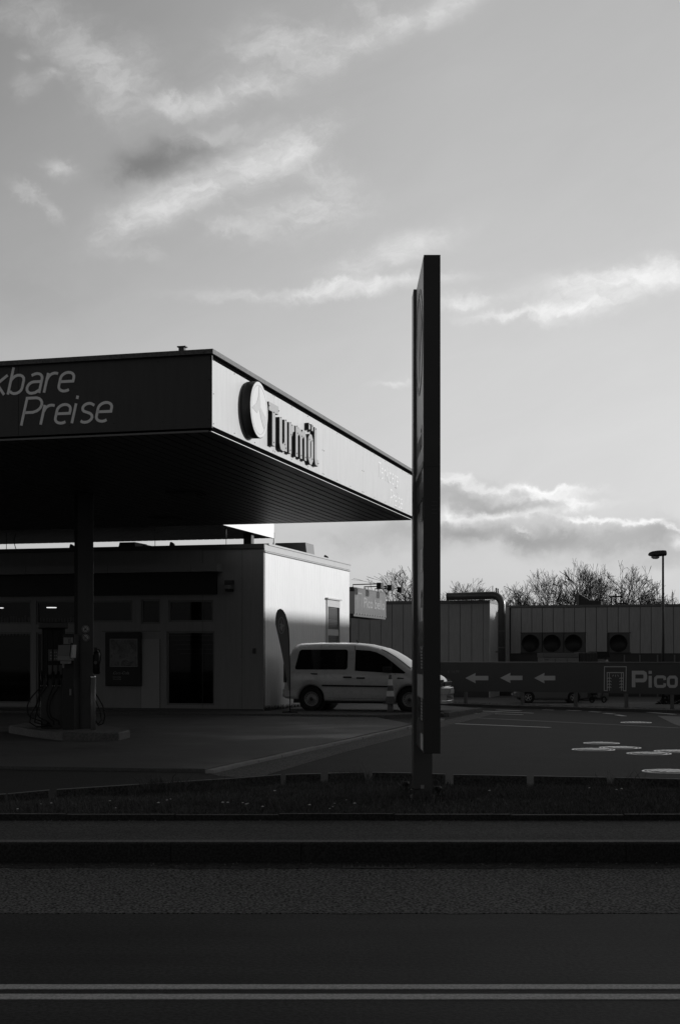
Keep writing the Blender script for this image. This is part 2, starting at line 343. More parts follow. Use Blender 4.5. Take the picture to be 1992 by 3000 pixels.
for i in range(260):
    gx, gy = rnd0.uniform(-3, 3), (rnd0.choice([10.75, 10.85, 10.9, 12.2, 12.38, 12.42])+rnd0.gauss(0, .03)); q = rnd0.uniform(.004, .012); zz = .157 if gy > 11 else .004
    if 10.94 < gy < 11.1 or gy > 12.44: continue
    gt_.add([(gx-q, gy-q, zz), (gx+q, gy-q*.6, zz), (gx+q*.7, gy+q, zz), (gx-q*.8, gy+q, zz), (gx, gy, zz+q*1.2)], [(0, 1, 4), (1, 2, 4), (2, 3, 4), (3, 0, 4)])
tag(link('grit', gt_, M_kerbtop), 'scattered pale grit and crumbs along the kerb and pavement edge', 'grit', kind='stuff')
# kerb of the street: stones 1.0 m long
k = MB(); x = -7.3
while x < 7:
    L = random.choice([1.0, 1.5, 2.0]); d = random.uniform(-.004, .004)
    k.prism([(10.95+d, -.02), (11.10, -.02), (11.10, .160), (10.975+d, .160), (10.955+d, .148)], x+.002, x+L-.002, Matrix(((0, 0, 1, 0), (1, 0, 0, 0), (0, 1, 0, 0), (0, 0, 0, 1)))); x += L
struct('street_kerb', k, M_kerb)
struct('street_kerb_top', MB().box(-7.3, 7.5, 10.977, 11.10, .1605, .1635), mat('kerb_top_lit', .14, .85, spec=.2, var=.3, vscale=3, grain=.35, gscale=60, bump=.4))  # light put into the colour: pale cap on a darkened kerb face
struct('pavement', MB().box(-60, 60, 11.105, 12.45, -.02, .157), M_walk)
k = MB(); ke = MB(); x = -5.2
YZX = Matrix(((0, 0, 1, 0), (1, 0, 0, 0), (0, 1, 0, 0), (0, 0, 0, 1)))
while x < 5:
    L = random.uniform(.9, 1.05); d = random.uniform(-.008, .008); h = .208+random.uniform(-.006, .006)
    pts = [(12.45+d, .0), (12.51, .0), (12.51, h), (12.455+d, h)]
    k.prism(pts, x+.003, x+L-.003, YZX); ke.prism([(12.457+d, h+.0005), (12.51, h+.0005), (12.51, h+.004), (12.457+d, h+.004)], x+.01, x+L-.01, YZX); x += L
struct('lawn_edging', k, M_kerb); struct('lawn_edging_top', ke, M_kerbtop)  # edging top coloured paler than its dark face to look lit
# grass strip
farpix = [(-120, 2334), (27, 2325), (147, 2314), (384, 2298.7), (696, 2279), (823, 2269), (1066, 2262), (1205, 2264), (1327, 2268.6), (1775, 2277), (1992, 2282), (2150, 2286)]
far = [on_z(u, v, .20) for u, v in farpix]
def fary(x):
    for a, b in zip(far, far[1:]):
        if a.x <= x <= b.x: return a.y+(b.y-a.y)*(x-a.x)/(b.x-a.x)
    return far[0].y if x < far[0].x else far[-1].y
def gz(x, y):
    f_ = (y-12.5)/max(fary(x)-12.5, .1); return .17+.02*math.sin(f_*math.pi)-.11*max(0, min(1, (f_-.1)/.9))+.012*math.sin(3*x+y*2)
gm = MB(); nx, ny = 80, 14
for i in range(nx+1):
    x = -5+10*i/nx
    for j in range(ny+1):
        y = 12.5+(fary(x)-.03-12.5)*j/ny; gm.v.append((x, y, gz(x, y)))
for i in range(nx):
    for j in range(ny):
        a = i*(ny+1)+j; gm.f.append((a, a+1, a+ny+2, a+ny+1)); gm.sm.append(True)
struct('verge_soil', gm, M_soil)
gr = MB(); rnd = random.Random(3)
for i in range(60000):
    x = rnd.uniform(-4.6, 4.6); y = 12.5+(fary(x)-.05-12.5)*rnd.random(); z = gz(x, y)-.01
    if .70 < x < .95 and 14.28 < y < 14.65: continue
    t_ = math.sin(x*2.1+1)*math.sin(y*2.7+x)+math.sin(x*5.3+y*4.1)*.5
    h = (.045+.035*rnd.random()+.018*t_)*(1.7 if rnd.random() < .03 else 1)
    if abs(x-.83) < .45 and abs(y-14.4) < .4: h *= 1.9
    if abs(x+1.6) < .5 and y > fary(x)-.5 : h *= 1.6
    if y > fary(x)-.45 and math.sin(x*4.3+.6)*math.sin(x*1.9+2) > .25: h *= 2.0
    h = max(h, .02)
    a = rnd.uniform(0, 6.28); wd = rnd.uniform(.0025, .005); c_, s2 = math.cos(a)*wd, math.sin(a)*wd; lx, ly = rnd.gauss(0, .4)*h, rnd.gauss(0, .4)*h
    gr.add([(x-c_, y-s2, z), (x+c_, y+s2, z), (x+c_*.7+lx*.4, y+s2*.7+ly*.4, z+h*.6), (x-c_*.7+lx*.4, y-s2*.7+ly*.4, z+h*.6), (x+lx, y+ly, z+h)], [(0, 1, 2, 3), (3, 2, 4)])
M_grass = mat('grass_blades', .085, .6, spec=.2, var=.45, vscale=1.5, grain=.4, gscale=30)
o = link('grass', gr, M_grass); tag(o, 'rough short grass with dark soil on the verge between pavement and forecourt', 'grass', kind='stuff')
# daisies
dz = MB().tube([(0, 0, 0), (.004, 0, .055)], .0012, 4); 
M_daisy = mat('daisy_white', .75, .7, var=.05)
dsp = [(121,2354),(151,2354),(125,2381),(215,2383),(323,2344),(390,2383),(565,2381),(705,2383),(712,2350),(722,2355),(728,2350),(770,2362),(907,2361),(975,2360),(1014,2338),(1039,2357),(966,2366),(980,2350),(805,2319),(1205,2312),(53,2370),(340,2360),(465,2354),(490,2343),(500,2337),(653,2354),(668,2353),(657,2380),(1820,2312),(1805,2311),(1433,2318),(1725,2307)]
proto = None
for i, (u, v) in enumerate(dsp):
    p = on_z(u, v, .21)
    for _ in range(3): p = on_z(u, v, gz(p.x, p.y)+.06)
    if p.y > fary(p.x)-.05 or p.y < 12.55: continue
    if proto is None:
        f_ = MB(); n = 10
        f_.lathe([(0.0, .052), (.011, .054), (.0125, .056), (.004, .060), (0, .061)], n=10)
        proto = link('daisy', f_, M_daisy); tag(proto, 'tiny white daisy head in the grass verge', 'daisy', 'daisies dotted over the grass verge'); proto.location = (p.x, p.y, gz(p.x, p.y))
    else:
        c = proto.copy(); COL.objects.link(c); c.location = (p.x, p.y, gz(p.x, p.y)+rnd.uniform(-.005, .01)); c.scale = [rnd.uniform(.7, 1.2)]*3
# far kerb stones of the verge, with gaps
k = MB()
cuts = [(-120, 20), (27, 147), (170, 823), (838, 940), (961, 1066), (1090, 1205), (1206, 1303), (1327, 1541), (1562, 1775), (1797, 2150)]
for a, b in cuts:
    us = [a]+[q[0] for q in farpix if a < q[0] < b]+[b]
    top = [on_z(u, [p0[1]+(p1[1]-p0[1])*(u-p0[0])/(p1[0]-p0[0]) for p0, p1 in zip(farpix, farpix[1:]) if p0[0] <= u <= p1[0]][0], .20) for u in us]
    pts = [(p.x, p.y-.06) for p in top]+[(p.x, p.y) for p in reversed(top)]
    k.prism(pts, -.02, .20)
struct('forecourt_kerb', k, mat('weathered_kerb', .05, .85, spec=.2, var=.35, vscale=4, grain=.4, gscale=40), .01)
ft_ = MB()
for a, b in cuts:
    us = [a]+[q[0] for q in farpix if a < q[0] < b]+[b]
    top = [on_z(u, [p0[1]+(p1[1]-p0[1])*(u-p0[0])/(p1[0]-p0[0]) for p0, p1 in zip(farpix, farpix[1:]) if p0[0] <= u <= p1[0]][0], .20) for u in us]
    ft_.prism([(p.x, p.y-.052) for p in top]+[(p.x, p.y-.012) for p in reversed(top)], .2005, .204)
struct('forecourt_kerb_top', ft_, mat('kerb_pale_top', .28, .8, spec=.2, var=.3, vscale=5))  # pale caps laid over the darker kerb stones
# forecourt sheets
ff = [(p.x, p.y+.001) for p in far]
struct('forecourt', MB().prism([(-9, ff[0][1])]+ff+[(30, ff[-1][1]), (30, 46), (-40, 46), (-40, 14)], -.028, .03), M_fore)
struct('asphalt_strip', MB().prism(poly_on([(598, 2262), (900, 2202), (1205, 2131), (1420, 2084.5), (1470, 2086), (1205, 2152), (985, 2210), (770, 2273), (690, 2277), (640, 2272)], .034), .0305, .034), M_strip)
cz = .075
cpix = [(-700, 2246), (0, 2244), (440, 2251), (600, 2252), (900, 2190), (1205, 2121)]
cp = poly_on(cpix, cz); cp += [tuple(Vector((.9, 35.3, 0))[:2]), tuple((Vector((.9, 35.3, 0))-E1*30)[:2])]
struct('concrete_apron', MB().prism(cp, .02, cz), M_conc, .004)
kk = MB(); a = on_z(600, 2256, cz); b = on_z(1205, 2124.5, cz); d = (b-a).normalized(); nrm = Vector((d.y, -d.x, 0)); L = (b-a).length; t0 = 0
while t0 < L+2.5:
    l_ = random.uniform(.9, 1.1); p = a+d*t0; q = a+d*(t0+l_-.01); j = random.uniform(-.01, .01)
    kk.prism([tuple((p+nrm*.01)[:2]), tuple((q+nrm*.01)[:2]), tuple((q+nrm*(.12+j))[:2]), tuple((p+nrm*(.12+j))[:2])], .02, cz+.004+random.uniform(-.004, .003)); t0 += l_
struct('apron_edging', kk, mat('kerb_pale_top', .28, .8, spec=.2, var=.3, vscale=5), .008)
# joints / stains lines on asphalt right
def strip(name, p, q, wpx, m, z=.034):
    a, b = on_z(*p, z), on_z(*q, z); d = (b-a).normalized(); nn = Vector((-d.y, d.x, 0))*wpx/2
    return struct(name, MB().prism([tuple((a-nn)[:2]), tuple((b-nn)[:2]), tuple((b+nn)[:2]), tuple((a+nn)[:2])], z-.0035, z), m)
for p, q, wd in [((1312, 2119), (1610, 2131), .13), ((1395, 2082), (1560, 2089), .10), ((1390, 2089), (1530, 2093.5), .10), ((1455, 2079.5), (1525, 2082), .16), ((1728, 2084.5), (1755, 2086), .14), ((1770, 2089), (1797, 2091.5), .14), ((1805, 2094), (1828, 2097.5), .14), ((1893, 2086), (1975, 2092.5), .14), ((1660,2080.5),(1700,2082),.12), ((1590,2079),(1620,2080),.1)]:
    strip('parking_line', p, q, wd, mat('line_paint_bright', .6, .6, var=.15, vscale=4))
strip('asphalt_joint', (1395, 2103), (1992, 2133), .24, mat('joint_sealant', .11, .8, var=.2), .0345)
struct('asphalt_patch', MB().prism(poly_on([(1925, 2097), (2150, 2105), (2150, 2135), (1995, 2128), (1975, 2122)], .036), .031, .036), mat('joint_sealant', .11, .8, var=.2))
# manholes
M_man = mat('cast_iron_cover', .55, .32, metal=.85, spec=.5, var=.25, vscale=6)
mh = [(1761, 2177.3, 53, 'square studs, farthest of the cluster'), (1737.5, 2196, 63, 'leftmost of the cluster on the asphalt'), (1815.6, 2190.6, 61, 'slotted, between two others of the cluster'), (1900, 2207.6, 65, 'nearest of the cluster, touching its right neighbour'), (1977, 2201, 62, 'cut by the right edge of the photo beside the cluster'), (1960, 2259.7, 80, 'alone close to the verge kerb at the right edge'), (1862, 2116.7, 45, 'alone far back on the asphalt')]
for i, (u, v, hw, lb) in enumerate(mh):
    p = on_z(u, v, .034); r = hw/F*p.y
    t = thing('manhole_cover', 'round pale manhole cover, '+lb, 'manhole cover', (p.x, p.y, .0305), random.uniform(-.4, .4), 'manhole covers in the asphalt')
    fr = MB().lathe([(r, 0), (r, .007), (r*.92, .007), (r*.92, 0)], n=40); link('cover_frame', fr, M_man, t)
    b = MB().lathe([(0, .002), (r*.83, .002), (r*.83, .0045), (0, .0045)], n=40)
    st = r*.21; ni = int(r/st)+1
    for a_ in range(-ni, ni+1):
        for c_ in range(-ni, ni+1):
            if i in (2, 4) and c_ % 2: continue
            xx, yy = a_*st, c_*st
            if math.hypot(xx, yy) < r*.74: b.box(xx-st*.36, xx+st*.36, yy-st*(.36 if i not in (2, 4) else .85), yy+st*(.36 if i not in (2, 4) else .85), .0046, .016)
    link('lid', b, M_man, t)
# gutter drain
t = thing('road_gully', 'slotted iron gully grate at the foot of the street kerb', 'drain grate', (.29, 10.78, .006)); b = MB()
b.box(-.27, .27, -.13, -.105, 0, .008); b.box(-.27, .27, .105, .13, 0, .008)
for i in range(10): b.box(-.27+i*.0585, -.25+i*.0585, -.1045, .1045, 0, .0075)
link('grate', b, M_dark, t); link('grate_well', MB().box(-.262, .262, -.1, .1, -.0015, .001), M_black, t)
# shop pavement (raised platform)
pf = [Vector((.9, 35.3, 0))-E1*30, Vector((.9, 35.3, 0)), Vector((2.62, 36.6, 0)), Vector((3.78, 40.0, 0)), Vector((3.6, 40.6, 0)), Vector((2.5, 44, 0)), Vector((3, 52, 0)), Vector((-40, 60, 0))]
struct('shop_pavement', MB().prism([tuple(p[:2]) for p in pf], 0, .13), mat('shop_pavement', .09, .8, spec=.25, var=.3, vscale=.8, grain=.2, gscale=30), .01)
# broken kerb tip right of the pylon
kb = MB(); pts = [(1290, 2098), (1385, 2084.5)]
a, b = Vector((2.66, 36.5, 0)), Vector((3.86, 39.95, 0)); d = (b-a).normalized(); nn = Vector((d.y, -d.x, 0))
for i in range(4):
    p, q = a+d*(i*.92), a+d*(i*.92+.9); kb.prism([tuple(p[:2]), tuple(q[:2]), tuple((q+nn*.14)[:2]), tuple((p+nn*.14)[:2])], .0, .145-.01*(i % 2))
struct('platform_kerb', kb, M_kerbtop, .01)
# berm kerb + strip of ground at the back of the forecourt
kb = MB(); a = BL0-bd*12
for i in range(30):
    p, q = a+bd*(i*1.0), a+bd*(i*1.0+.99); kb.prism([tuple(p), tuple(q), tuple(q+bn*.15), tuple(p+bn*.15)], -.03, .12)
struct('back_kerb', kb, M_dark, .01)
bb = MB().prism([tuple(BL0-bd*15+bn*.16), tuple(BL0+bd*25+bn*.16), tuple(BL0+bd*25+bn*1.25), tuple(BL0-bd*15+bn*1.25)], -.1, .06); struct('back_verge', bb, M_soil)
gr2 = MB()
for i in range(9000):
    s_ = rnd.uniform(-8, 13); dd = rnd.uniform(.12, 1.2); p = BL0+bd*s_+bn*dd; h = rnd.uniform(.03, .09); a = rnd.uniform(0, 6.28); wd = .008
    gr2.add([(p.x-math.cos(a)*wd, p.y-math.sin(a)*wd, .05), (p.x+math.cos(a)*wd, p.y+math.sin(a)*wd, .05), (p.x+rnd.gauss(0, .02), p.y, .06+h)], [(0, 1, 2)])
tag(link('grass_fringe', gr2, M_grass), 'thin dark grass growing along the back kerb under the car wash banner', 'grass', kind='stuff')
struct('far_parking', MB().prism([(-30, 62), (60, 62), (60, 99), (-30, 99)], -1.21, -1.19), mat('far_asphalt', .15, .85, spec=.25, var=.25, vscale=.3, grain=.2, gscale=6))
for (x0, x1, y) in ((13.5, 16.3, 79), (17, 21, 84)): struct('parking_line', MB().prism([(x0, y), (x1, y), (x1, y+.2), (x0, y+.2)], -1.189, -1.186), M_paint)

# ================================================================== CANOPY
CZ, FB, FT = 4.68, 4.728, 5.73
C0 = Vector(((622-CU)/F*19.5, 19.5, 0)); CL, CWD = 13.3, 17.0
can = thing('filling_station_canopy', 'large flat forecourt canopy with dark front fascia and sunlit white side fascia', 'canopy', C0, G15)
def c2(o0): return lambda u, v, p=0: to_local(on_plane(u, v, o0+E1*p, E1), o0)
side = c2(C0)
frontp = lambda u, v, p=0: to_local(on_plane(u, v, C0-E2*p, E2), C0)
fp = MB(); fp.box(-CWD, -.004, 0, .04, FB, FT)
# seam slots on front
seams_f = [frontp(u, 1150).x for u in (55, -200)]
link('front_fascia', fp, M_front, can)
sm = MB()
for x in seams_f: sm.box(x-.003, x+.003, -.003, -.0005, FB+.01, FT-.01)
for u, v in ((205, 1247), (335, 1240), (478, 1236), (465, 1060), (613, 1052), (613, 1112), (613, 1229), (200, 1110)):
    p = frontp(u, v); sm.cyl((p.x, 0, p.z), (0, -1, 0), .008, .005, 6)
link('fascia_joint', sm, M_black, can)
# side fascia panels with fine joints
js = [0]+[side(u, 1300).y for u in (803, 947, 1063, 1159)]+[CL]
sf = MB()
for a, b in zip(js, js[1:]): sf.box(-.04, 0, a+.002, b-.002, FB+.02, FT-.07)
sfo = link('side_fascia', sf, M_white, can)
scr = MB()
for a, b in zip(js, js[1:]):
    for y in (a+.05, b-.05):
        for z in (FB+.06, (FB+FT)/2-.03, FT-.07): scr.cyl((0, y, z), (1, 0, 0), .009, .005, 6)
    for f_ in (.33, .66):
        for z in (FB+.06, FT-.09): scr.cyl((0, a+(b-a)*f_, z), (1, 0, 0), .009, .005, 6)
for y in js[1:-1]: scr.box(-.002, -.001, y-.002, y+.002, FB, FT-.07)
link('fascia_screws', scr, M_dark, sfo)
link('back_fascia', MB().box(-CWD, -.045, CL-.04, CL, FB, FT), M_front, can)
# roof, coping
link('roof_deck', MB().box(-CWD, -.05, .05, CL-.05, CZ+.2, FT-.1), M_dark, can)
cop = MB()
n = 12
for i in range(n): cop.box(-.10, .035, i*CL/n+.002-.07*(i == 0), (i+1)*CL/n-.002, FT+.001, FT+.065)
for i in range(14): cop.box(-CWD+i*(CWD-.1)/14+.002, -CWD+(i+1)*(CWD-.1)/14-.002, -.07, .10, FT+.001, FT+.065)
cop.box(-CWD, -.1, CL-.1, CL+.05, FT+.001, FT+.075)
cpo = link('coping', cop, M_coping, can)
g_ = frontp(538, 1030); link('roof_clip', MB().box(g_.x-.06, g_.x+.02, -.03, .04, FT+.075, FT+.12).box(g_.x-.08, g_.x+.045, -.04, .05, FT+.12, FT+.135), M_dark, can)
# painted gap shade, trim, soffit slats (running front to back)
M_gap_shade = mat('gap_shade_black', .004, .9, spec=0, var=0)  # near-black colour paints the shade under the coping and below the fascia
link('gap_shade_strip', MB().box(-.03, -.012, .0, CL, FT-.0695, FT).box(-.03, -.008, .02, CL-.02, CZ+.006, FB+.019).box(-CWD, -.045, .045, .06, CZ-.0, FB+.02).box(-.06, -.045, .045, CL-.045, CZ-.0, FB+.02).box(-CWD, -.045, CL-.06, CL-.045, CZ, FB+.02), M_gap_shade, can)
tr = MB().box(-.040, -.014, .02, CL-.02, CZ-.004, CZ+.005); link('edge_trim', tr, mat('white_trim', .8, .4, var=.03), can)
link('front_trim', MB().box(-CWD, -.06, .02, .06, CZ-.006, CZ+.02), M_mid, can)
so = MB(); x = -.065; pitch = .2
while x > -CWD+.2:
    so.prism([(x-.165, CZ), (x, CZ), (x, CZ+.03), (x-.165, CZ+.03)], -CL+.06, -.07, Matrix(((1, 0, 0, 0), (0, 0, -1, 0), (0, 1, 0, 0), (0, 0, 0, 1))))
    x -= pitch
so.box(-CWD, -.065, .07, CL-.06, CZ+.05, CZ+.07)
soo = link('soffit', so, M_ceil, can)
for (u, v) in ((545, 1443), (485, 1517), (655, 1538)):
    p = to_local(on_z(u, v, CZ), C0)
    if p.y < CL-.7: link('soffit_lamp', MB().box(p.x-.3, p.x+.3, p.y-.3, p.y+.3, CZ-.03, CZ-.002).box(p.x-.24, p.x+.24, p.y-.24, p.y+.24, CZ-.045, CZ-.031), M_dark, can)
# lettering on dark front
fl = MB()
xf_f = lambda x, y, z: Vector((x, -z, y))
p0 = frontp(60, 1247); pT = frontp(80, 1167); h = abs(pT.z-p0.z); 
e1_ = frontp(333, 1210)
capP = h*1.0
tmp = MB(); wP = write_light(tmp, 'Preise', 0, 0, 1.0, .1, xf_f)
sc = (e1_.x-p0.x)/(wP/1.0)/capP*1.0
write_light(fl, 'Preise', p0.x+.02, p0.z+.0, capP, capP*.102, xf_f, .24, -.002, .006, sc*.985)
eR = frontp(222, 1120); kB = frontp(0, 1165)
wT = write_light(MB(), 'Tankbare', 0, 0, capP, .1, xf_f, .24, 0, .01, sc*.985)
bb_ = frontp(32, 1162)
write_light(fl, 'Tankbare', eR.x-wT-.0, frontp(140, 1150).z, capP, capP*.102, xf_f, .24, -.002, .006, sc*.985)
link('front_lettering', fl, mat('front_print', .85, .6, spec=.3, var=.10, vscale=1.2), can)
# disc emblem on the bright side
pd = side(731, 1202); DY, DZ, DR, DP = pd.y, pd.z, .418, .15
dm = MB(); MD = Matrix.Translation((0, DY, DZ)) @ Matrix.Rotation(R(90), 4, 'Y')
dm.lathe([(DR*.995, -.002), (DR, DP-.004), (DR*.985, DP)], MD, 64).prism([(DR*.98*math.cos(R(6*i)), DR*.98*math.sin(R(6*i))) for i in range(60)], DP-.01, DP-.001, MD)
dsk = link('emblem_disc', dm, M_dark, can)
fm = MB().prism([(DR*.975*math.cos(R(6*i)), DR*.975*math.sin(R(6*i))) for i in range(60)], DP+.001, DP+.004, MD); link('emblem_face', fm, mat('emblem_white', .58, .35, var=.04), dsk)
ex = lambda x, y, z: Vector((DP+.004+z, DY+x*DR, DZ+y*DR))
em = MB(); ring = arc(0, 0, .86, .86, 0, 360, 48)[:-1]; ribbon(em, ring, .03, True, .0, .002, ex)
def flatp(mb, pts, z0, z1):
    n = len(pts); mb.add([ex(p[0], p[1], z0) for p in pts]+[ex(p[0], p[1], z1) for p in pts], [tuple(range(n, 2*n))]+[(i, (i+1)%n, (i+1)%n+n, i+n) for i in range(n)])
star = [(-.02, .84)]+arc(-.75, .75, .70, .70, -8, -75, 8)+[(-.80, -.05), (-.25, -.15), (.0, .02), (.2, -.3), (.45, -.55), (.6, -.62), (.72, -.15), (.58, -.1), (.12, .12), (.12, .2)]
flatp(em, star, .0, .003); link('emblem_star', em, mat('emblem_grey', .42, .4, var=.04), dsk)
# Turmöl raised letters
BP = .058
tl0 = side(786.5, 1176, BP); tlb = side(795, 1303.5, BP); lr = side(931, 1366, BP); lt = side(927, 1255, BP)
Hc = (tl0.z-tlb.z)*1.0; base_z = tlb.z; Wt = lr.y-tl0.y
lx = lambda x, y, z: Vector((z, tl0.y+x*Wt/3.62, base_z+y*Hc))
ltm = []
tk = .21
gly = {'T': [([(0, .90), (.64, .90)], tk*.95), ([(.32, .90-.1), (.32, 0)], .20)],
 'u': [([(.80, .77), (.80, .16), (.84, .08), (.94, .06), (1.03, .08), (1.08, .16)], .175), ([(1.14, .77), (1.14, 0)], .175)],
 'r': [([(1.46, .77), (1.46, 0)], .175), ([(1.52, .48), (1.58, .62), (1.66, .67), (1.76, .67)], .165)],
 'm': [([(1.94, .77), (1.94, 0)], .16), ([(1.99, .6), (2.1, .68), (2.2, .66), (2.26, .56), (2.27, 0)], .155), ([(2.31, .58), (2.42, .68), (2.52, .66), (2.585, .56), (2.59, 0)], .155)],
 'ö': [([(2.89, .52), (2.9, .6), (2.97, .67), (3.05, .67), (3.12, .6), (3.13, .52), (3.13, .22), (3.12, .12), (3.05, .05), (2.97, .05), (2.9, .12), (2.89, .22)], .165), ([(2.92, .86), (2.92, 1.03)], .12), ([(3.14, .86), (3.14, 1.03)], .12)],
 'l': [([(3.40, 1.0), (3.40, .2), (3.44, .10), (3.60, .08)], .175)]}
for ch, ps in gly.items():
    mb = MB()
    for i, (p, wd) in enumerate(ps):
        sub = MB(); closed = (ch == 'ö' and i == 0)
        ribbon(sub, p, wd, closed, .004, BP+i*.001, lambda x, y, z: lx(x, y, z)); mb.add(sub.v, sub.f)
    lo = link('raised_letter', mb, mat('letter_side_shade', .03, .6, spec=.2), can); fm_ = MB()  # sides coloured dark for their shade, apart from the paler face
    for i, (p, wd) in enumerate(ps): ribbon(fm_, p, wd, ch == 'ö' and i == 0, BP+.0055+i*.0005, BP+.010+i*.0005, lambda x, y, z: lx(x, y, z))
    link('letter_face', fm_, M_letter, lo)
    sc_ = MB()
    for (p, wd) in ps:
        for q in (p[0], p[-1]) if len(p) < 12 else (p[1], p[4], p[7], p[10]):
            qq = lx(q[0], min(max(q[1], .08), .93) if q[1] < 1 else q[1]-.04, BP+.0125); sc_.cyl(qq, (1, 0, 0), .011, .006, 6)
    link('letter_screws', sc_, M_black, lo)
gh = MB(); a = side(1106, 1400); b = side(1167, 1400); hh = .30
xs = lambda x, y, z: Vector((z, x, y))
wG = write_light(MB(), 'Tankbare', 0, 0, hh, .03, xs)
write_light(gh, 'Tankbare', a.y, side(1110, 1398).z, hh, .030, xs, .15, -.002, .0025, (b.y-a.y)/wG)
p = side(1142, 1475); write_light(gh, 'Preise', p.y, p.z, hh, .030, xs, .15, -.002, .0025, (b.y-a.y)/wG)
link('side_lettering', gh, mat('side_print', .66, .5, var=.03), can)
# canopy column (rests on the pump island)
pc = on_z(246, 2150, .2); CY = 26.9; CX0, CX1 = (229-CU)/F*CY, (272-CU)/F*CY
col = MB(); cw = CX1-CX0
cl_ = to_local(Vector((CX0, CY, 0)), C0)
MC = Matrix.Translation((cl_.x, cl_.y, 0)) @ Matrix.Rotation(R(24.5), 4, 'Z'); col.box(0, .285, 0, .29, .19, CZ-.003, MC)
link('column', col, mat('column_paint', .045, .45, spec=.4, var=.12, streak=.15), can, .006)
cz_ = MB().box(-.065, -.002, .03, .26, .19, CZ-.01, MC); link('column_duct', cz_, M_black, can)
link('column_sunlit_edge', MB().box(.2855, .291, -.002, .012, .25, CZ-.01, MC), M_light, can)  # pale strip paints the sun catching the column's edge
# other columns of the canopy beyond the frame
link('column', MB().box(cl_.x-6.5, cl_.x-6.2, cl_.y, cl_.y+.3, 0, CZ-.003), M_dark, can)
# no-naked-flame stickers
st = thing('safety_sticker', 'round no mobile phone sticker, upper one on the canopy column', 'sticker', (0, 0, 0), 0)
def sticker(root, u, v, kind):
    nn_ = Vector((-math.sin(R(9.5)), math.cos(R(9.5)), 0)); p = on_plane(u, v, Vector((CX0, CY, 0))-nn_*.003, nn_); root.location = p; root.rotation_euler = (0, 0, R(9.5)); r = .072
    MM = Matrix.Rotation(R(90), 4, 'X')
    link('sticker_disc', MB().lathe([(r, 0), (r, .002), (0, .002)], MM, 32), mat('sticker_white', .45, .5), root)
    q = MB(); f3 = lambda x, y, z: Vector((x, -z, y))
    ribbon(q, arc(0, 0, r*.86, r*.86, 0, 360, 28)[:-1], r*.14, True, .002, .0035, f3); ribbon(q, [(-r*.6, r*.6), (r*.6, -r*.6)], r*.15, False, .002, .004, f3)
    if kind: ribbon(q, [(-r*.3, -r*.35), (r*.0, r*.05)], r*.34, False, .002, .0032, f3); ribbon(q, [(r*.05, r*.1), (r*.3, r*.45)], r*.12, False, .002, .0032, f3)
    else: ribbon(q, [(-r*.2, -r*.4), (-r*.05, -r*.2)], r*.28, False, .002, .0032, f3); ribbon(q, [(r*.0, -r*.05), (r*.3, r*.35)], r*.1, False, .002, .0032, f3)
    link('sticker_print', q, M_black, root)
sticker(st, 252, 1843, 1)
st2_ = thing('safety_sticker', 'round no open flame sticker, lower one on the canopy column', 'sticker'); sticker(st2_, 251.5, 1868.5, 0)

# second canopy over the shop
Z2 = 5.15; P2 = on_z(803, 1577, Z2); P2 = Vector((P2.x, P2.y, 0)); 
c2o = thing('shop_canopy', 'second white edged canopy farther back above the shop roof', 'canopy', P2, G15)
link('fascia', MB().box(-.04, 0, -8.5, -.002, Z2, Z2+1.0), mat('white_fascia_back', .84, .45, var=.03), c2o)
link('roof_deck', MB().box(-16, -.045, -8.5, -.05, Z2+.1, Z2+.9), M_dark, c2o)
so = MB(); x = -.05
while x > -15.5: so.box(x-.165, x, -8.5, -.04, Z2, Z2+.03); x -= .2
link('soffit', so, mat('soffit_dark', .02, .6, spec=.2), c2o); link('back_fascia', MB().box(-16, -.045, -.04, -.001, Z2+.04, Z2+1.0), M_front, c2o)
p = to_local(on_plane(729, 1585, P2-E2*1.6, E2), P2)
link('roof_post', MB().box(p.x-.12, p.x+.12, -1.72, -1.48, 4.4, Z2+.04), M_dark, c2o)
link('downpipe', MB().tube([(-.02, .02, Z2+.2), (-.02, .03, Z2-.05), (-.02, .03, 4.5)], .012, 6).box(-.09, .0, .0, .06, Z2-.0, Z2+.18).tube([(-.02, .03, Z2-.1), (-.1, .03, Z2-.35), (-.3, .02, Z2-.6)], .012, 5), M_dark, c2o)

# ================================================================== SHOP
S0 = Vector(((772-CU)/F*38.05, 38.05, .13)); SH = 4.577-.13
shop = thing('station_shop', 'low flat roofed filling station shop with bright corrugated side wall', 'shop', S0, G15)
fx = lambda u, v, y=0: to_local(on_plane(u, v, S0+E2*y, E2), S0)
def rect(u0, u1, v0, v1, y=0):
    um, vm = (u0+u1)/2, (v0+v1)/2; return (fx(u0, vm, y).x, fx(u1, vm, y).x, fx(um, v1, y).z, fx(um, v0, y).z)
trans = [rect(-220, -110, 1761, 1829), rect(-95, 93, 1760, 1829), rect(107, 247, 1759, 1829), rect(261, 389, 1759, 1823), rect(414, 470, 1755, 1828), rect(494, 625, 1758, 1822)]
lower = [rect(-95, 93, 1852, 2060), rect(107, 247, 1852, 2060), rect(489, 629, 1849, 2066)]
for i in range(6): pass
SD = 9.09
fw = holes_wall(-20, 0, 0, SH-.06, trans+lower, 0, .15); link('front_wall', fw, M_wall, shop)
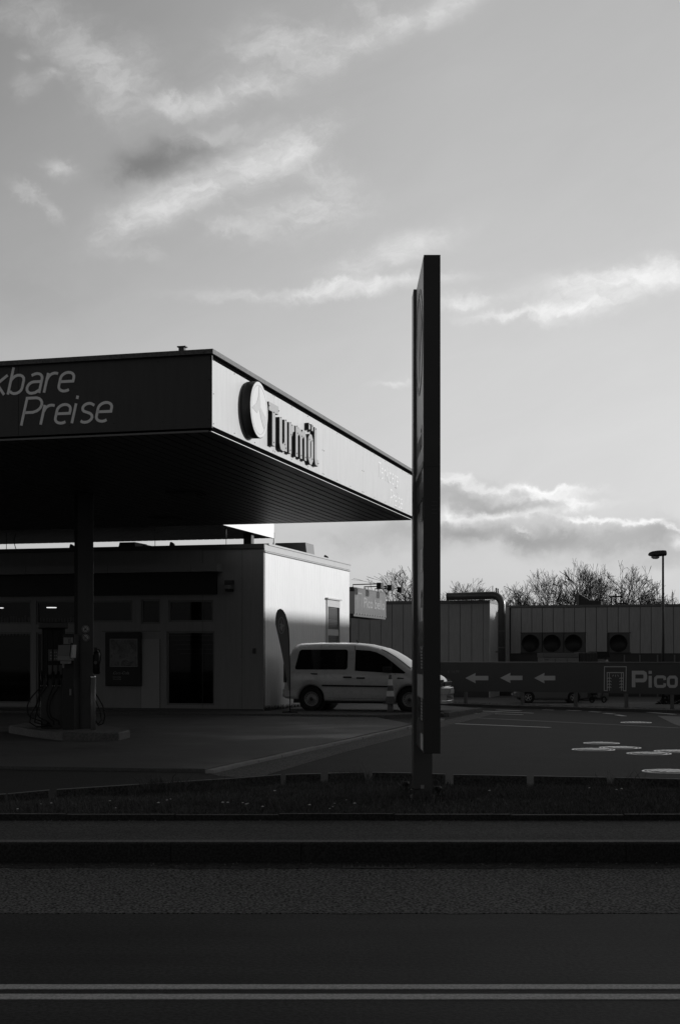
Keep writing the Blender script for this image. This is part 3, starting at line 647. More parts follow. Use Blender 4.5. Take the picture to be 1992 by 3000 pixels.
# side wall: ribbed sheet, with the door opening
sd_ = lambda u, v, p=0: to_local(on_plane(u, v, S0+E1*p, E1), S0)
da, db = sd_(957.9, 1800), sd_(991.4, 1800); dz0, dz1 = 0.02, sd_(975, 1779).z
rb = MB(); y = .0; prof = []
while y < SD-.01:
    prof += [(0.0, y), (0.0, y+.135), (-.007, y+.15), (-.007, y+.18)]; y += .2
prof = [(a, b) for a, b in prof if b < SD]+[(0, SD)]
for (x0, y0), (x1, y1) in zip(prof, prof[1:]):
    z1_ = SH-.06; segs = [(0, z1_)]
    if y1 > da.y and y0 < db.y: segs = [(dz1, z1_)]
    for a, b in segs: rb.add([(x0, y0, a), (x1, y1, a), (x1, y1, b), (x0, y0, b)], [(0, 1, 2, 3)])
rb.box(-.12, -.03, .15, da.y, 0, SH-.06); rb.box(-.12, -.03, db.y, SD, 0, SH-.06)
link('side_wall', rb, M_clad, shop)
link('corner_trim', MB().box(-.03, .012, -.02, -.001, 0, SH-.06), M_wall, shop)
link('rear_wall', MB().box(-20, -.13, SD-.15, SD, 0, SH-.1), M_wall, shop)
dr = MB(); f_ = .07; ya, yb = da.y-f_, db.y+f_
link('door_frame', MB().box(-.02, .035, ya-.03, da.y, 0, dz1+.22).box(-.02, .035, db.y, yb, 0, dz1+.22).box(-.02, .035, da.y+.002, db.y-.002, dz1, dz1+.22).box(-.02, .09, ya-.12, yb+.06, dz1+.225, dz1+.27), M_light, shop)
sdoor = link('side_door', MB().box(-.05, -.03, da.y, db.y, 0, dz1), M_mid, shop)
zz = lambda v: sd_(975, v).z
link('door_panel', MB().box(-.029, .012, da.y+.03, db.y-.03, zz(1862), zz(1844)), M_light, sdoor)
link('door_glass', MB().box(-.029, -.015, da.y+.05, db.y-.05, zz(1815), zz(1782)), M_black, sdoor)
lv = MB(); z = zz(1842)
while z < zz(1816): lv.box(-.028, .0, da.y+.05, db.y-.05, z, z+.02); z += .05
z = .3
while z < zz(1864): lv.box(-.028, .0, da.y+.05, db.y-.05, z, z+.02); z += .05
link('louvre', lv, M_dark, sdoor)
# roof + coping
link('roof', MB().box(-20, -.13, .16, SD-.16, SH-.35, SH-.15), M_dark, shop)
link('front_coping', MB().box(-20, .03, -.05, .0, SH-.10, SH+.0).box(-20, .03, -.055, .3, SH+.001, SH+.02), mat('coping_dark', .05, .5, var=.15), shop)
link('side_coping', MB().box(.001, .035, .001, SD+.03, SH-.16, SH+.0).box(-.3, .06, .301, SD+.04, SH+.001, SH+.05).box(.001, .05, .0, SD+.03, SH-.20, SH-.175), M_light, shop)
# awning cassette and dark band
a = rect(-300, 637, 1658, 1681, -.45); cas = MB(); xL = a[0]
xs_ = [xL, fx(-150, 1660, -.45).x, fx(76, 1668, -.45).x, fx(316, 1665, -.45).x, fx(560, 1662, -.45).x, a[1]]
for x0, x1 in zip(xs_, xs_[1:]): cas.box(x0+.006, x1-.006, -.45, -.002, a[2], a[3])
link('awning_box', cas, mat('awning_box', .20, .55, var=.08), shop)
b = rect(-300, 634, 1681, 1746, -.1); link('under_awning_band', MB().box(b[0], b[1], -.1, -.003, b[2], a[2]-.004), M_black, shop)  # flat black panel filling the dark band below the awning box
# windows
for i, r in enumerate(trans+lower):
    x0, x1, z0, z1 = r
    wn = link('window_frame', MB().box(x0+.001, x0+.05, .03, .10, z0, z1).box(x1-.05, x1-.001, .03, .10, z0, z1).box(x0+.05, x1-.05, .031, .099, z1-.05, z1-.001).box(x0+.05, x1-.05, .031, .099, z0+.001, z0+.05), M_mid, shop)
    link('pane', MB().box(x0+.051, x1-.051, .06, .066, z0+.051, z1-.051), M_glass, wn)
# interior
link('interior', MB().box(-20, -.14, 5.0, 5.05, .02, 3.9).box(-20, -.14, .2, 5, .005, .02).box(-20, -.14, .2, 5.0, 3.6, 3.65).box(-.25, -.2, .2, 5.0, .03, 3.59), mat('interior_dark', .03, .7, var=.4, vscale=1.3), shop)
for (u, v) in ((152, 1781), (-3, 1782)):
    p = fx(u, v, 2.8); link('ceiling_lamp', MB().lathe([(.15, p.z), (.15, p.z+.02), (0, p.z+.02)], Matrix.Translation((p.x, 2.8, 0)), 20).lathe([(.15, p.z), (0, p.z)], Matrix.Translation((p.x, 2.8, 0)), 20), emit('lamp_glow', 5), shop)
gd = MB(); rr_ = random.Random(5)
for (u0, u1, v0, v1, y) in ((-60, 93, 1803, 1830, 1.2), (107, 219, 1808, 1822, 1.3), (0, 93, 1853, 1862, 1.0)):
    q = rect(u0, u1, v0, v1, y); x = q[0]
    while x < q[1]:
        hgt = q[2]+(q[3]-q[2])*rr_.uniform(.7, 1); gd.box(x, x+.05, y, y+.02, q[2], hgt, Matrix.Shear('XY', 4, (0, 0)) if 0 else None); x += rr_.uniform(.085, .11)
link('reflection_stripes', gd, mat('reflection_stripe_pale', .85, .5, var=.3, vscale=9), shop)  # pale bars behind the pane stand for striped reflections in the glass
q = rect(-60, 93, 1863, 1905, 1.1); link('counter_display', MB().box(q[0], q[1], 1.1, 1.6, q[2], q[3]).box(q[0], q[1]-.3, 1.0, 1.5, .1, q[2]-.5), mat('display_grey', .10, .5, var=.5, vscale=2), shop)
bl = MB(); q = rect(489, 629, 1849, 2066, .3)
for i, v in enumerate((1863, 1876.5, 1889.5, 1903, 1916)):
    z = fx(560, v, .3).z; bl.box(q[0]+.1*i, q[1]+.02, .3, .32, z, z+.02)
link('roller_blind', bl, mat('blind_slat', .22 , .5, var=.5, vscale=3), shop)
link('door_screen', MB().box(q[0], q[1]+.1, .36, .38, q[2]+.02, q[3]+.02), M_black, shop)
# service door panel in wall right of poster
d_ = rect(415, 469, 1872, 2079); link('service_door', MB().box(d_[0], d_[1], -.02, -.001, .03, d_[3]), mat('service_door', .26, .55, var=.06), shop)
d2 = rect(300, 470, 1850, 2079); link('panel_joint', MB().box(d2[0], d2[1]+.02, -.006, -.001, d2[3], d2[3]+.012).box(d_[0]-.012, d_[0]-.001, -.008, -.001, .03, d_[3]).box(d_[1]+.001, d_[1]+.013, -.008, -.001, .03, d_[3]), M_dark, shop)
link('plinth', MB().box(-20, -.0, -.025, -.002, .0, .04), M_dark, shop)
for u in (594, 710): x = fx(u, 1800).x; link('wall_joint', MB().box(x-.004, x+.004, -.003, -.0005, .05, SH-.11), M_dark, shop)
ty = rect(657, 680, 1700, 1732, -.2)
al = thing('alarm_siren', 'small grey wall siren box with lamp under, right of the awning', 'siren', S0+E1*ty[0]+Vector((0, 0, ty[2])), G15)
ww, hh = ty[1]-ty[0], ty[3]-ty[2]
link('housing', MB().box(0, ww, -.18, -.002, hh*.62, hh), M_dark, al, .01); link('speaker_grille', MB().box(.01, ww-.01, -.20, -.002, hh*.2, hh*.6), M_mid, al, .01); link('lens', MB().box(.01, ww-.02, -.17, -.002, 0, hh*.18), M_black, al)
sw = fx(745.5, 1907); s_o = link('wall_socket', MB().box(-.04, .04, -.03, 0, -.07, .07).box(-.03, .03, -.035, -.03, -.06, -.01).box(-.03, .03, -.035, -.03, .01, .06), M_dark, None, .004)
s_o.location = S0+E1*sw.x+Vector((0, 0, sw.z)); s_o.rotation_euler = (0, 0, G15); tag(s_o, 'small dark switch box low on the plain wall near the shop corner', 'switch box')
# poster case
q = rect(310, 415, 1852, 2010, -.05)
pcs = thing('poster_case', 'black framed advertising poster case on the shop front', 'poster', S0+E1*q[0]+Vector((0, 0, q[2])), G15); pw, ph = q[1]-q[0], q[3]-q[2]
link('case', MB().box(0, pw, -.08, -.002, 0, ph), M_black, pcs, .015)
qi = rect(324, 402, 1873, 1952, -.09); ix0, ix1, iz0, iz1 = qi[0]-q[0], qi[1]-q[0], qi[2]-q[2], qi[3]-q[2]
def patt(name, lo, hi, sc):
    m = bpy.data.materials.new(name); m.use_nodes = True; t = NT(m.node_tree); b = t.n['Principled BSDF']; c = t.node('ShaderNodeTexCoord').outputs['Object']
    x = t.m('ADD', lo, t.m('MULTIPLY', t.ramp(t.noise(c, sc, 6, .7, 1.2), [(.4, 0), (.62, 1)]), hi-lo)); t.l.new(x, b.inputs['Base Color']); b.inputs['Roughness'].default_value = .35; return m
pic = link('picture', MB().box(ix0, ix1, -.086, -.081, iz0, iz1), patt('poster_print', .01, .12, 4), pcs)
link('picture_border', MB().box(ix0-.012, ix0-.001, -.088, -.081, iz0-.012, iz1+.012).box(ix1+.001, ix1+.012, -.088, -.081, iz0-.012, iz1+.012).box(ix0-.001, ix1+.001, -.088, -.081, iz1+.001, iz1+.012).box(ix0-.001, ix1+.001, -.088, -.081, iz0-.012, iz0-.001), mat('border_print', .25, .5), pcs)
q3 = MB(); f3 = lambda x, y, z: Vector((x, -.0865-z, y))
ribbon(q3, [(ix0+.01, iz0+.22), (ix0+.2, iz0+.17), (ix0+.4, iz0+.19), (ix1-.12, iz0+.27)], .05, False, 0, .002, f3)
for cx, cz3 in ((ix0+.16, iz0+.4), (ix1-.16, iz0+.42)):
    q3.lathe([(.055, 0), (0, .003)], Matrix.Translation((cx, -.0868, cz3)) @ Matrix.Rotation(R(90), 4, 'X'), 14); ribbon(q3, [(cx-.1, cz3-.17), (cx+.1, cz3-.17)], .2, False, 0, .0015, f3)
link('picture_figures', q3, mat('poster_figures', .10, .4, var=.4, vscale=8), pic)
for i, (tx, sz) in enumerate((('Coca-Cola', .11), ('Coca-Cola', .055), ('Coca-Cola', .055))):
    link('poster_text', text_mb(tx, sz, lambda x, y, z, i=i: Vector((ix0+.07+x, -.0835-z, iz0-.22-[0, .09, .15][i]+y)), .001, 0.0, .3), mat('border_print', .25, .5), pcs)

# rooftop items
def roof_hood(u0, u1, v0, v1, y, mt, lab):
    p, q = fx(u0, v1, y), fx(u1, v0, y); t = thing('roof_vent', lab, 'roof vent', S0+E1*p.x+E2*y+Vector((0, 0, SH-.16)), G15); wdt = q.x-p.x; z1 = q.z-(SH-.16)
    link('hood', MB().prism([(.0, z1*.45), (.12*wdt, z1), (wdt*.95, z1), (wdt, z1*.35), (wdt*.9, z1*.1), (.08*wdt, z1*.1)], -.9, 0, Matrix(((1, 0, 0, 0), (0, 0, -1, 0), (0, 1, 0, 0), (0, 0, 0, 1)))), mt, t)
    link('hood_base', MB().box(.1*wdt, .85*wdt, .05, .85, 0, z1*.12), M_mid, t)
roof_hood(345, 398, 1588, 1602, 1.5, mat('vent_dark', .04, .5), 'dark sloped vent hood on the shop roof behind the column'); roof_hood(795, 900, 1589, 1612, 6.0, M_mid, 'long grey vent hood near the right end of the shop roof')
kz = thing('roof_skylight', 'pale translucent skylight dome on the shop roof beside the dark vent', 'skylight', S0+E1*fx(402, 1600, 2.2).x+E2*2.2+Vector((0, 0, SH-.15)), G15)
link('skylight_dome', MB().prism([(0, 0), (0, .36), (.25, .40), (.42, .28), (.45, 0)], -.7, 0, Matrix(((1, 0, 0, 0), (0, 0, -1, 0), (0, 1, 0, 0), (0, 0, 0, 1)))), M_white, kz); link('skylight_kerb', MB().box(-.03, .48, -.03, .73, -.02, .06), M_mid, kz)
for (u, lab) in ((20, 'thin lightning rod on the shop roof at the far left'), (455, 'thin lightning rod on the shop roof right of the dark vent'), (663, 'thin lightning rod on the shop roof near the canopy post')):
    p = fx(u, 1600, 1.0); rd = thing('lightning_rod', lab, 'lightning rod', S0+E1*p.x+E2*1.0+Vector((0, 0, SH-.15)), 0, 'lightning rods on the shop roof')
    link('rod', MB().cyl((0, 0, .04), (0, 0, 1), .009, .95, 6), M_dark, rd); link('rod_base', MB().lathe([(.12, 0), (.12, .05), (.02, .08), (0, .08)], n=12), M_dark, rd)
p = fx(45, 1600, 1.0); cb = link('roof_cable', MB().tube([(0, 0, 0), (.03, 0, .25), (-.03, 0, .45), (.02, 0, .7), (0, 0, 1.0)], .012, 5), M_dark); cb.location = S0+E1*p.x+E2*1.0+Vector((0, 0, SH-.15)); tag(cb, 'loose bent cable rising from the shop roof into the canopy', 'cable')
for (u, v, lab) in ((214, 1606, 'small bracket on the roof edge left of the canopy column'), (507, 1597, 'small bracket on the roof edge above the awning'), (957, 1640, 'small bracket on the roof edge of the bright side wall')):
    P = fx(u, v, -.02) if u < 772 else None
    if P is None: P = sd_(u, v, .0)
    s_o = link('roof_bracket', MB().prism([(-.09, 0), (.06, 0), (.04, .05), (-.04, .10), (-.07, .09)], -.03, .03, Matrix(((1, 0, 0, 0), (0, 0, -1, 0), (0, 1, 0, 0), (0, 0, 0, 1)))), M_dark)
    s_o.location = S0+E1*P.x+E2*P.y+Vector((0, 0, SH+.02 if u < 772 else SH+.05)); s_o.rotation_euler = (0, 0, G15); tag(s_o, lab, 'bracket')

# ================================================================== PUMP ISLAND
ZA = cz; IZ = ZA+.145
isl = [on_z(27, 2147, ZA), on_z(100, 2160, ZA), on_z(184, 2169.8, ZA), on_z(300, 2171, ZA), on_z(350, 2169.5, ZA), on_z(366, 2165, ZA)]
ip = [Vector((p.x, p.y, 0)) for p in isl]; ip += [ip[-1]+Vector((.02, .5, 0)), ip[0]+Vector((1.35, 1.5, 0)), ip[0]+Vector((.6, 1.7, 0)), ip[0]+Vector((.05, .9, 0))]
struct('pump_island', MB().prism([tuple(p[:2]) for p in ip], ZA-.04, IZ), mat('island_concrete', .085, .75, var=.45, vscale=3, grain=.25, gscale=30, bump=.3), .025)
IX = Vector((.86, .51, 0)).normalized()
def at(u, Y, z): return Vector(((u-CU)/F*Y, Y, z))
# fuel dispenser
pb = at(158, 27.1, IZ); an = R(12)
pump = thing('fuel_pump', 'dark fuel dispenser with hanging hoses and nozzles on the pump island', 'fuel pump', pb, an)
PH = 2.02-.0
link('cabinet', MB().box(-.24, .24, -.02, .45, 0, .95), M_dark, pump, .01); link('upper_cabinet', MB().box(-.22, .22, .02, .42, .95, PH-.12), M_black, pump, .01)
link('top_cover', MB().box(-.29, .27, -.14, .5, PH-.12, PH), M_dark, pump, .015)
link('display', MB().box(-.10, .16, .0, .019, 1.28, 1.50).box(-.10, .16, .0, .019, 1.02, 1.2), M_mid, pump)
dg_ = MB()
for i in range(3):
    for k_ in range(5): dg_.box(-.06+.035*k_, -.04+.035*k_, -.003, -.0005, 1.31+.06*i, 1.335+.06*i)
link('price_digits', dg_, M_light, pump)
for i, x in enumerate((-.2, -.12, -.02, .08, .18)):
    hs = MB().tube([(x, -.10, PH-.13), (x+.005, -.13, 1.5), (x, -.12, 1.1), (x-.02, -.11, .95)], .013, 6)
    link('hose', hs, M_rubber, pump)
for i, x in enumerate((-.22, -.12, -.0, .10, .19)):
    nz = MB().tube([(x, -.04, 1.08), (x, -.13, 1.03), (x, -.18, .95), (x, -.17, .82)], [.012, .02, .026, .02], 8); nz.tube([(x, -.21, .98), (x, -.24, .88), (x, -.19, .80)], .007, 6)
    no = link('nozzle', nz, M_black, pump); link('nozzle_collar', MB().cyl((x, -.17, .80), (0, 0, 1), .022, .018, 10), M_steel, no)
loops = [((-.22, -.17, .8), -.30, .0), ((-.12, -.17, .8), -.22, .05), ((0, -.17, .8), -.14, .1), ((.1, -.17, .8), -.2, .04), ((.19, -.17, .8), .1, .08)]
for (p, dx, dz_) in loops:
    pts = []
    for i in range(15):
        s_ = i/14; pts.append((p[0]+dx*math.sin(min(1, s_*1.25)*math.pi)**1.0*(1 if dx < 0 else 1)*.9, p[1]-.04*math.sin(s_*math.pi), p[2]*(1-s_*1.3) if s_ < .55 else (p[2]*(1-.55*1.3)+dz_*0)-(s_-.55)*.35+.0))
    pts = [Vector(q) for q in pts]
    for q in pts: q.z = max(q.z, .03)
    link('hose', MB().tube(pts, .013, 6), M_rubber, pump)
# hoses hanging wide on the left, bottom near the island top
for (a_, b_, c_) in ((-.32, -.42, .05), (-.27, -.33, .1)):
    link('hose', MB().tube([(-.2, -.17, .80), (-.27, -.2, .62), (a_, -.2, .45), (b_, -.2, .28), (b_-.02, -.2, .12), (b_+.1, -.2, c_-.01), (b_+.3, -.17, .04), (-.1, -.1, .12)], .013, 6), M_rubber, pump)
# cabinet beside the column with towel dispenser
tb = at(202, 26.6, IZ); 
cbn = thing('service_post', 'narrow dark service cabinet in front of the canopy column', 'cabinet', tb, G15)
link('body', MB().box(-.115, .115, -.02, .25, 0, 1.78), M_black, cbn, .01); link('plinth', MB().box(-.105, .115, -.015, .2, 0, .0), M_dark, cbn)
link('notice', MB().box(-.09, .05, -.026, -.0205, 1.60, 1.72).box(.06, .10, -.026, -.0205, 1.62, 1.72), mat('notice_paper', .16, .5, var=.25, vscale=12), cbn)
link('notice_text', MB().box(.015, .025, -.028, -.0262, 1.61, 1.70).box(.03, .034, -.028, -.0262, 1.61, 1.70), M_black, cbn)
link('bin_flap', MB().box(.03, .07, -.03, -.0205, .64, .76), M_mid, cbn)
td = thing('towel_dispenser', 'grey paper towel dispenser with bucket below the notice on the service post', 'towel dispenser', tb+Vector((0, -.03, 1.18)), G15)
link('dispenser_shell', MB().prism([(-.135, .20), (-.12, .40), (.13, .40), (.10, .20)], .0, .17, Matrix(((1, 0, 0, 0), (0, 0, -1, 0), (0, 1, 0, 0), (0, 0, 0, 1)))), mat('dispenser_smoke', .09, .35), td)
link('tray', MB().box(-.135, .11, -.18, .0, .11, .198), mat('dispenser_grey', .17, .5), td, .006); link('nozzle_cone', MB().box(-.09, .07, -.15, -.01, .05, .108).prism([(-.07, -.03), (-.05, -.03), (-.035, .048), (-.075, .048)], .06, .10, Matrix(((1, 0, 0, 0), (0, 0, -1, 0), (0, 1, 0, 0), (0, 0, 0, 1)))), mat('dispenser_grey', .17, .5), td)
link('side_wing', MB().prism([(.115, .16), (.15, .16), (.165, .40), (.14, .40)], .0, .15, Matrix(((1, 0, 0, 0), (0, 0, -1, 0), (0, 1, 0, 0), (0, 0, 0, 1)))), M_light, td)
# fire extinguisher on the right of column
pe = at(283, 27.0, 1.25); fe = thing('fire_extinguisher', 'fire extinguisher hung on the right side of the canopy column', 'fire extinguisher', pe, G15)
link('cylinder', MB().lathe([(0, 0), (.06, .0), (.075, .02), (.075, .36), (.055, .42), (.025, .44), (0, .44)], n=20), M_black, fe); link('valve', MB().box(-.03, .03, -.02, .02, .44, .49).box(-.08, .03, -.015, .015, .49, .505), M_dark, fe)
link('extinguisher_hose', MB().tube([(.02, -.02, .47), (.08, -.03, .46), (.11, -.04, .38), (.105, -.04, .28), (.08, -.05, .15), (.075, -.05, .05)], .012, 6), M_rubber, fe); link('gauge_label', MB().cyl((.02, -.076, .22), (0, -1, 0), .035, .004, 16), M_mid, fe); link('bracket', MB().box(-.10, -.07, -.03, .03, .1, .4), M_dark, fe)
# steel post and air/water station with hoses
pp = at(274, 26.35, IZ); bo = thing('guard_post', 'slim grey steel guard post at the front of the pump island', 'bollard', pp)
link('tube', MB().cyl((0, 0, 0), (0, 0, 1), .045, .985, 24), mat('post_grey', .16, .4, spec=.5), bo); link('cap', MB().lathe([(.046, .98), (.046, 1.0), (.035, 1.012), (0, 1.015)], n=24), M_steel, bo)
aw = thing('air_water_unit', 'low air and water unit with coiled hoses behind the guard post', 'air unit', at(258, 27.25, IZ))
link('unit_box', MB().box(-.18, .12, 0, .18, 0, .50), M_mid, aw, .02); link('hose', MB().tube([(-.12, -.03, .75), (-.16, -.05, .5), (-.12, -.05, .3), (-.03, -.05, .18), (.06, -.05, .22), (.1, -.05, .4), (.04, -.05, .66), (-.05, -.03, .82), (-.12, -.03, .72)], .012, 6), M_rubber, aw)
link('hose', MB().tube([(.1, -.03, .72), (.2, -.05, .6), (.30, -.06, .42), (.34, -.06, .22), (.30, -.06, .08), (.22, -.06, .05), (.15, -.05, .15)], .013, 6), M_rubber, aw); link('hose', MB().tube([(.1, -.03, .66), (.17, -.05, .5), (.25, -.06, .32), (.27, -.06, .15), (.2, -.06, .06)], .010, 6), M_rubber, aw)
link('lance', MB().tube([(-.11, -.07, .62), (.02, -.07, .32)], .008, 6), M_steel, aw); link('reel', MB().lathe([(.13, -.03), (.13, .03), (.08, .03), (.08, -.03)], Matrix.Translation((-.02, .0, .68)) @ Matrix.Rotation(R(90), 4, 'X'), 20), M_dark, aw)

# ================================================================== PYLON SIGN
PX0, PX1, PY0, PYc = .765, .922, 13.07, 14.30
py = thing('price_pylon', 'tall narrow dark price sign seen edge on in the grass verge', 'pylon sign')
ZB, ZT = .70, 5.285
link('sign_box', MB().box(PX0+.004, PX1, PY0, PYc+.2, ZB, ZT), M_pyl, py, .003)
sf_ = lambda u, v: on_plane(u, v, Vector((PX0, 0, 0)), Vector((1, 0, 0)))
zl1 = sf_(1238.5, 1369).z; fy1 = PYc-.004
link('upper_face', MB().box(PX0, PX0+.0035, PY0+.012, fy1, zl1+.05, ZT-.02), M_pylface, py)
lf = link('lower_face', MB().box(PX0, PX0+.0035, PY0+.012, fy1, ZB+.02, zl1-.0), mat('sign_lower', .035, .3, spec=.5), py)
link('divider', MB().box(PX0-.006, PX0-.0005, PY0+.005, fy1, zl1+.001, zl1+.049), M_light, py)
link('box_joint', MB().box(PX0+.01, PX1-.005, PY0-.0012, PY0-.0003, zl1-.006, zl1-.002), M_black, py)
zv = on_plane(1264, 1487, Vector((0, PY0, 0)), Vector((0, 1, 0))).z; v_ = MB()
for i in range(4): v_.box(.838, .888, PY0-.003, PY0-.0003, zv-.035*i+.05, zv-.035*i+.058)
link('vent_slots', v_, M_dark, py)
ez = (sf_(1232, 860).z+sf_(1232, 1125).z)/2; er = abs(sf_(1231, 866).z-sf_(1231, 1124).z)/2
fy = lambda x, y, z: Vector((PX0-.001-z, PY0+.62+x, y)); e_ = MB(); ribbon(e_, [(x*.52, ez+y*.48) for x, y in arc(0, 0, 1, 1, 0, 360, 48)[:-1]], .04, True, 0, .004, fy)
flat_ = [(-.02*.5, ez+.42), (-.42, ez+.1), (-.2, ez-.05), (.05, ez-.38), (.2, ez-.05), (.42, ez+.1)]
n = len(flat_); e_.add([fy(p[0], p[1], .0) for p in flat_]+[fy(p[0], p[1], .003) for p in flat_], [tuple(range(n, 2*n))]+[(i, (i+1)%n, (i+1)%n+n, i+n) for i in range(n)])
link('emblem', e_, M_light, py)
# (text reads from the left, i.e. x runs towards the viewer)
tp = lambda y0, z0: (lambda x, y, z: Vector((PX0-.001-z, y0-x, z0+y)))
link('sign_text', text_mb('Turmöl', .30, tp(PYc-.1, 3.55), .001, .004), M_dark, py); link('sign_text', text_mb('Tankbare', .22, tp(PYc-.1, 3.25), .001, .0, .2), M_dark, py); link('sign_text', text_mb('Preise', .22, tp(PYc-.1, 2.98), .001, 0, .2), M_dark, py)
def pan(u, v0, v1, mt, name='price_panel', ya=.05, yb=.45):
    a, b = sf_(u, v1).z, sf_(u, v0).z; return link(name, MB().box(PX0-.004, PX0-.0005, PY0+ya, PY0+yb, a, b), mt, lf)
M_pan = mat('panel_white', .65, .35, var=.05); M_led = mat('led_off', .02, .2, spec=.6)
pan(1234, 1610, 1676, M_pan, 'picture_panel'); pan(1234, 1753, 1820, M_pan, 'picture_panel'); pan(1232, 1470, 1530, M_led, 'price_display')
pan(1232, 1895, 1960, M_led, 'price_display', .03, .55); pan(1228, 1975, 2040, M_light, 'info_panel', .03, .95); pan(1230, 2044, 2110, M_led, 'price_display', .05, .9); pan(1226, 2140, 2185, M_pan, 'info_panel', .05, .4)
M_px = mat('led_segments', .5, .4); dgt = MB()
for v0, v1 in ((1900, 1955), (2050, 2105), (1478, 1524)):
    for i in range(7):
        z = sf_(1236, v0+(v1-v0)*i/6).z
        for k_ in range(4): dgt.box(PX0-.008, PX0-.0045, PY0+.08+.055*k_, PY0+.11+.055*k_, z-.012, z+.008)
link('price_digits', dgt, M_px, lf)
link('picture_print', MB().prism([(PY0+.12, 2.05), (PY0+.3, 2.05), (PY0+.26, 2.2), (PY0+.2, 2.22)], PX0-.007, PX0-.0045, Matrix(((0, 0, 1, 0), (1, 0, 0, 0), (0, 1, 0, 0), (0, 0, 0, 1)))), M_dark, lf)
link('support_column', MB().box(.738, .9266, PYc, PYc+.31, .02, ZT), mat('column_grey', .05, .35, spec=.5, var=.1), py, .003)
link('base_flange', MB().box(.72, .945, PYc-.02, PYc+.33, .06, .12), M_dark, py)
for dx in (-.02, .21): link('anchor_bolt', MB().cyl((.738+dx, PYc-.01, .06), (0, 0, 1), .012, .14, 8), M_steel, py)
stk = on_plane(1237, 2305, Vector((0, PYc, 0)), Vector((0, 1, 0)))
link('inspection_sticker', MB().box(stk.x-.017, stk.x+.017, PYc-.003, PYc-.0005, stk.z-.018, stk.z+.018), mat('sticker_grey', .25, .5), py)
link('cable', MB().tube([(stk.x-.02, PYc-.008, stk.z-.02), (.76, PYc-.012, stk.z-.025), (.70, PYc-.02, stk.z-.01), (.62, PYc-.03, stk.z-.1)], .004, 5), M_rubber, py)
for (u, v, lb) in ((1283, 2346, 'small dark ground spotlight right of the pylon foot'), (1188, 2330, 'small dark ground spotlight left of the pylon foot')):
    p = on_z(u, v, .13); t = thing('ground_spotlight', lb, 'spotlight', (p.x, p.y, .1), 0, 'spotlights at the pylon foot')
    link('lamp_body', MB().lathe([(.03, 0), (.036, .03), (.036, .10), (.028, .115), (.028, .13), (.036, .135), (.036, .17), (.0, .175)], n=16), M_black, t); link('lamp_ring', MB().lathe([(.037, .06), (.04, .065), (.037, .07)], n=16), M_mid, t)

# ================================================================== VEHICLES
def loft_body(stations, secf, n_half):
    mb = MB(); rows = []
    for st in stations:
        pts = secf(st); rows.append(len(mb.v)); full = pts+[(-y, z) for y, z in reversed(pts[:-1])]
        for y, z in full: mb.v.append((st, y, z))
    m = 2*n_half-1
    for i in range(len(rows)-1):
        for k_ in range(m-1): mb.f.append((rows[i]+k_, rows[i+1]+k_, rows[i+1]+k_+1, rows[i]+k_+1)); mb.sm.append(True)
    mb.f += [tuple(rows[0]+k_ for k_ in range(m)), tuple(rows[-1]+k_ for k_ in range(m))[::-1]]; mb.sm += [False]*2
    return mb
def interp(tab, x):
    for (a, b), (c, d) in zip(tab, tab[1:]):
        if a <= x <= c: return b+(d-b)*(x-a)/(c-a)
    return tab[0][1] if x < tab[0][0] else tab[-1][1]
def vehicle(root, top, wid, sill, wheels, RA, belt, paint, L, tumble=.14, sillin=.05):
    Wd = lambda x: interp(wid, x)
    def sy(x, z): return Wd(x)-tumble*max(0, z-belt)
    def sec(x):
        zt = interp(top, x); zb = interp(sill, x)
        for xc in wheels:
            if abs(x-xc) < RA: zb = max(zb, .31+math.sqrt(RA*RA-(x-xc)**2)*1.0)
        zb = min(zb, zt-.12); out = [(sy(x, zb)-.25, zb-.0), (sy(x, zb)-sillin, zb+.002)]
        zs = [zb+.05]+[zb+.05+(zt-.26-zb-.05)*i/7 for i in range(1, 8)] if zt-.26 > zb+.12 else [zb+.02+(zt-.05-zb-.02)*i/7*.6 for i in range(8)]
        for z in zs:
            b_ = .025*math.exp(-((z-.78)/.25)**2); out.append((sy(x, z)-.02+b_-.0, z))
        hh_ = zt-zs[-1]
        for f_, ins in ((.35, .008), (.6, .028), (.8, .065), (.92, .12), (1.0, .24)): out.append((sy(x, zs[-1]+hh_*f_)-.02-ins*(min(1, hh_/.26)), zs[-1]+hh_*f_))
        y_ = out[-1][0]; out += [(y_*.66, zt+.018), (y_*.33, zt+.028), (0, zt+.03)]
        return out
    xs = set([0, L])
    for i in range(90): xs.add(round(L*i/90, 4))
    for xc in wheels:
        for i in range(25):
            a = math.pi*i/24; xs.add(round(xc+RA*math.cos(a)*.9999, 4))
    xs = sorted(x for x in xs if 0 <= x <= L)
    body = link('body', loft_body(xs, sec, len(sec(.5))), paint, root)
    return body, sy
